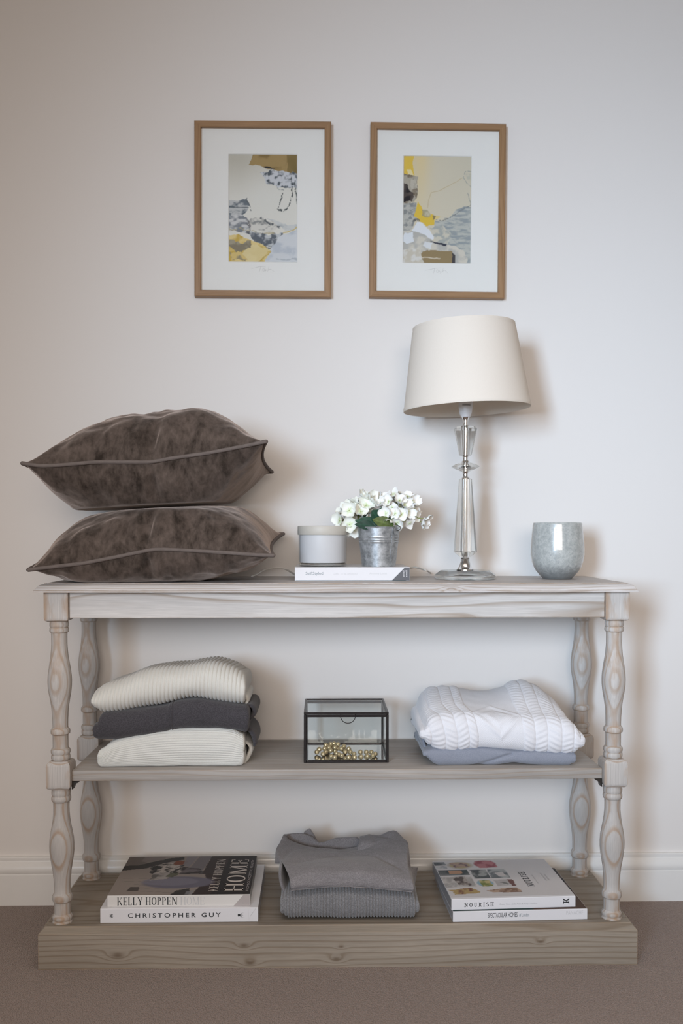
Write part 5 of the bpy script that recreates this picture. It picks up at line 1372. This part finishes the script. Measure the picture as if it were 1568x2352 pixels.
# flex lying along the back of the top, out from behind the book, loose end by the cushions
cp = [PZ(1006, 1322, ZT + .003), PZ(992, 1318, ZT + .003)] + [P(980, 1311, 2.58), P(962, 1305, 2.62), P(945, 1304, 2.64)]
for q in cp: q.z = max(q.z, ZT + .003)
cp += [Vector((P(900, 1310, 2.685).x, 2.685, ZT + .003)), Vector((P(780, 1310, 2.69).x, 2.690, ZT + .003)), Vector((P(690, 1310, 2.66).x, 2.66, ZT + .003)), P(655, 1307, 2.62), P(630, 1305, 2.60), P(606, 1310, 2.58), P(592, 1318, 2.54), P(578, 1324, 2.52)]
for q in cp: q.z = max(q.z, ZT + .0026)
c = catmull([tuple(q) for q in cp], 90)
ob = part('flex', tube('flex', c, .0024, 8, M['cord']), lamp, (xl, yl, ZT)); ob['label'] = 'pale translucent lamp flex on the table top'

# ------------------------------------------------------------------ ceramic vessel
yv = 2.52; kx = pxs(yv); xv = P(1279.5, 1280, yv).x
zv = lambda py: P(1279.5, py, yv).z - ZT
pv = [(0, .0003), (28, .0003), (33, .0012), (40, zv(1321)), (48, zv(1312)), (54, zv(1302)), (58.5, zv(1289)), (60.8, zv(1274)), (61, zv(1262)), (60, zv(1243)), (58, zv(1222)), (56.2, zv(1205)), (55.8, zv(1202)),
      (54.6, zv(1200.6)), (53, zv(1202)), (55, zv(1222)), (57, zv(1250)), (57.5, zv(1270)), (52, zv(1300)), (38, zv(1316)), (0, zv(1320))]
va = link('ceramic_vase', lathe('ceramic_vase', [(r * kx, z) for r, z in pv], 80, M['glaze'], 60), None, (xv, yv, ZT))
tag(va, 'rounded grey crackle glazed vase at the right end of the console top', 'vase')

# ------------------------------------------------------------------ glass jewellery box
xa, xb2 = PZ(697.5, 1752, ZS).x, PZ(892.5, 1752, ZS).x; yf, yk = 2.408, 2.612
zt = P(795, 1636, yf).z - ZS
jb = thing('glass_jewellery_box', 'black metal framed glass box with ring pull on the middle shelf', 'box', ((xa + xb2) / 2, (yf + yk) / 2, ZS))
hw, hd = (xb2 - xa) / 2, (yk - yf) / 2
bw = .0062
def bar(a, b_, name='frame_bar', r=bw / 2, parent=jb):
    lo_ = [min(a[i], b_[i]) - r for i in range(3)]; hi_ = [max(a[i], b_[i]) + r for i in range(3)]
    return part(name, box(name, lo_, hi_, M['black_metal'], .0009, 1), parent)
zl_ = zt - .0060                                  # lid line
e = bw / 2
for sx in (-1, 1):
    for sy in (-1, 1): bar((sx * (hw - e), sy * (hd - e), e), (sx * (hw - e), sy * (hd - e), zl_ - e))
for z in (e, zl_ - e):
    for sy in (-1, 1): bar((-hw + 2 * e + .0032, sy * (hd - e), z), (hw - 2 * e - .0032, sy * (hd - e), z))
    for sx in (-1, 1): bar((sx * (hw - e), -hd + 2 * e + .0032, z), (sx * (hw - e), hd - 2 * e - .0032, z))
lid = link('lid', None, jb, (0, 0, 0))
e2 = .0024
for sy in (-1, 1): bar((-hw + e2, sy * (hd - e2), zt - e2), (hw - e2, sy * (hd - e2), zt - e2), 'lid_bar', e2, lid)
for sx in (-1, 1): bar((sx * (hw - e2), -hd + 3 * e2, zt - e2), (sx * (hw - e2), hd - 3 * e2, zt - e2), 'lid_bar', e2, lid)
part('pane', box('pane', (-hw + .004, -hd + .004, zt - .0035), (hw - .004, hd - .004, zt - .0015), M['pane']), lid)
pts = [(.018 * math.cos(a) + .004, -hd - .0016, zt - .0085 + .0178 * math.sin(a)) for a in np.linspace(math.pi, 2 * math.pi, 26)]
part('ring_pull', tube('ring_pull', [(pts[0][0], -hd + .002, pts[0][2] + .003)] + pts + [(pts[-1][0], -hd + .002, pts[-1][2] + .003)], .0009, 6, M['black_metal']), lid)
gi = .003
for sy in (-1, 1): part('pane', box('pane', (-hw + 2 * e, sy * (hd - e) - .001, 2 * e), (hw - 2 * e, sy * (hd - e) + .001, zl_ - 2 * e), M['pane']), jb)
for sx in (-1, 1): part('pane', box('pane', (sx * (hw - e) - .001, -hd + 2 * e, 2 * e), (sx * (hw - e) + .001, hd - 2 * e, zl_ - 2 * e), M['pane']), jb)
part('mirror_floor', box('mirror_floor', (-hw + 2 * e, -hd + 2 * e, .001), (hw - 2 * e, hd - 2 * e, .0035), M['mirror']), jb)
# pearls
zbead = ZS + .0035; rbead = .0062
nk = thing('pearl_necklace', 'string of champagne gold pearls heaped in the glass box', 'necklace', ((xa + xb2) / 2 - .02, 2.49, zbead))
bead_me = lathe('bead', [(rbead * math.sin(a), -rbead * math.cos(a)) for a in np.linspace(0, math.pi, 13)], 20, M['pearl'], 180, cap=False)
placed = []
BE = [(563, 993), (608, 1008), (673, 978), (788, 1003), (863, 1003), (948, 998), (1028, 993), (1098, 983), (378, 938), (408, 903), (458, 963), (493, 938), (478, 893), (553, 918), (628, 958), (743, 938), (808, 938), (856, 962),
      (938, 938), (1013, 938), (1078, 943), (1128, 962), (498, 853), (573, 836), (648, 838), (723, 868), (788, 898), (610, 878), (690, 896), (540, 870), (700, 985), (520, 890)]
for (bx, by) in sorted(BE, key=lambda q: -q[1]):
    px_, py_ = 660 + bx / 5.6, 1560 + by / 5.6
    p = PZ(px_, py_, zbead + rbead)
    if p.y > 2.475:
        p = P(px_, py_, 2.475 + .03 * max(0, (960 - by) / 120)); p.z = max(p.z, zbead + rbead)
    if p.y < yf + .014: p = P(px_, py_, yf + .014)
    p.z = max(p.z, zbead + rbead)
    for _ in range(12):
        for q in placed:
            d = p - q
            if d.length < 1.9 * rbead:
                p = q + (d + Vector((0, .0006, .0001))).normalized() * 1.92 * rbead; p.z = max(p.z, zbead + rbead)
    p.y = min(max(p.y, yf + .0135), yk - .015); placed.append(p)
for p in list(placed):                       # the heap under the raised beads
    q = p.copy()
    while q.z - (zbead + rbead) > 1.2 * rbead:
        q = q + Vector((0, .003, -1.75 * rbead)); q.z = max(q.z, zbead + rbead); q.y = min(q.y, yk - .015)
        if all((q - o_).length > 1.3 * rbead for o_ in placed): placed.append(q.copy())
NO = Vector(nk.location)
for p in placed: link('bead', bead_me, nk, p - NO)
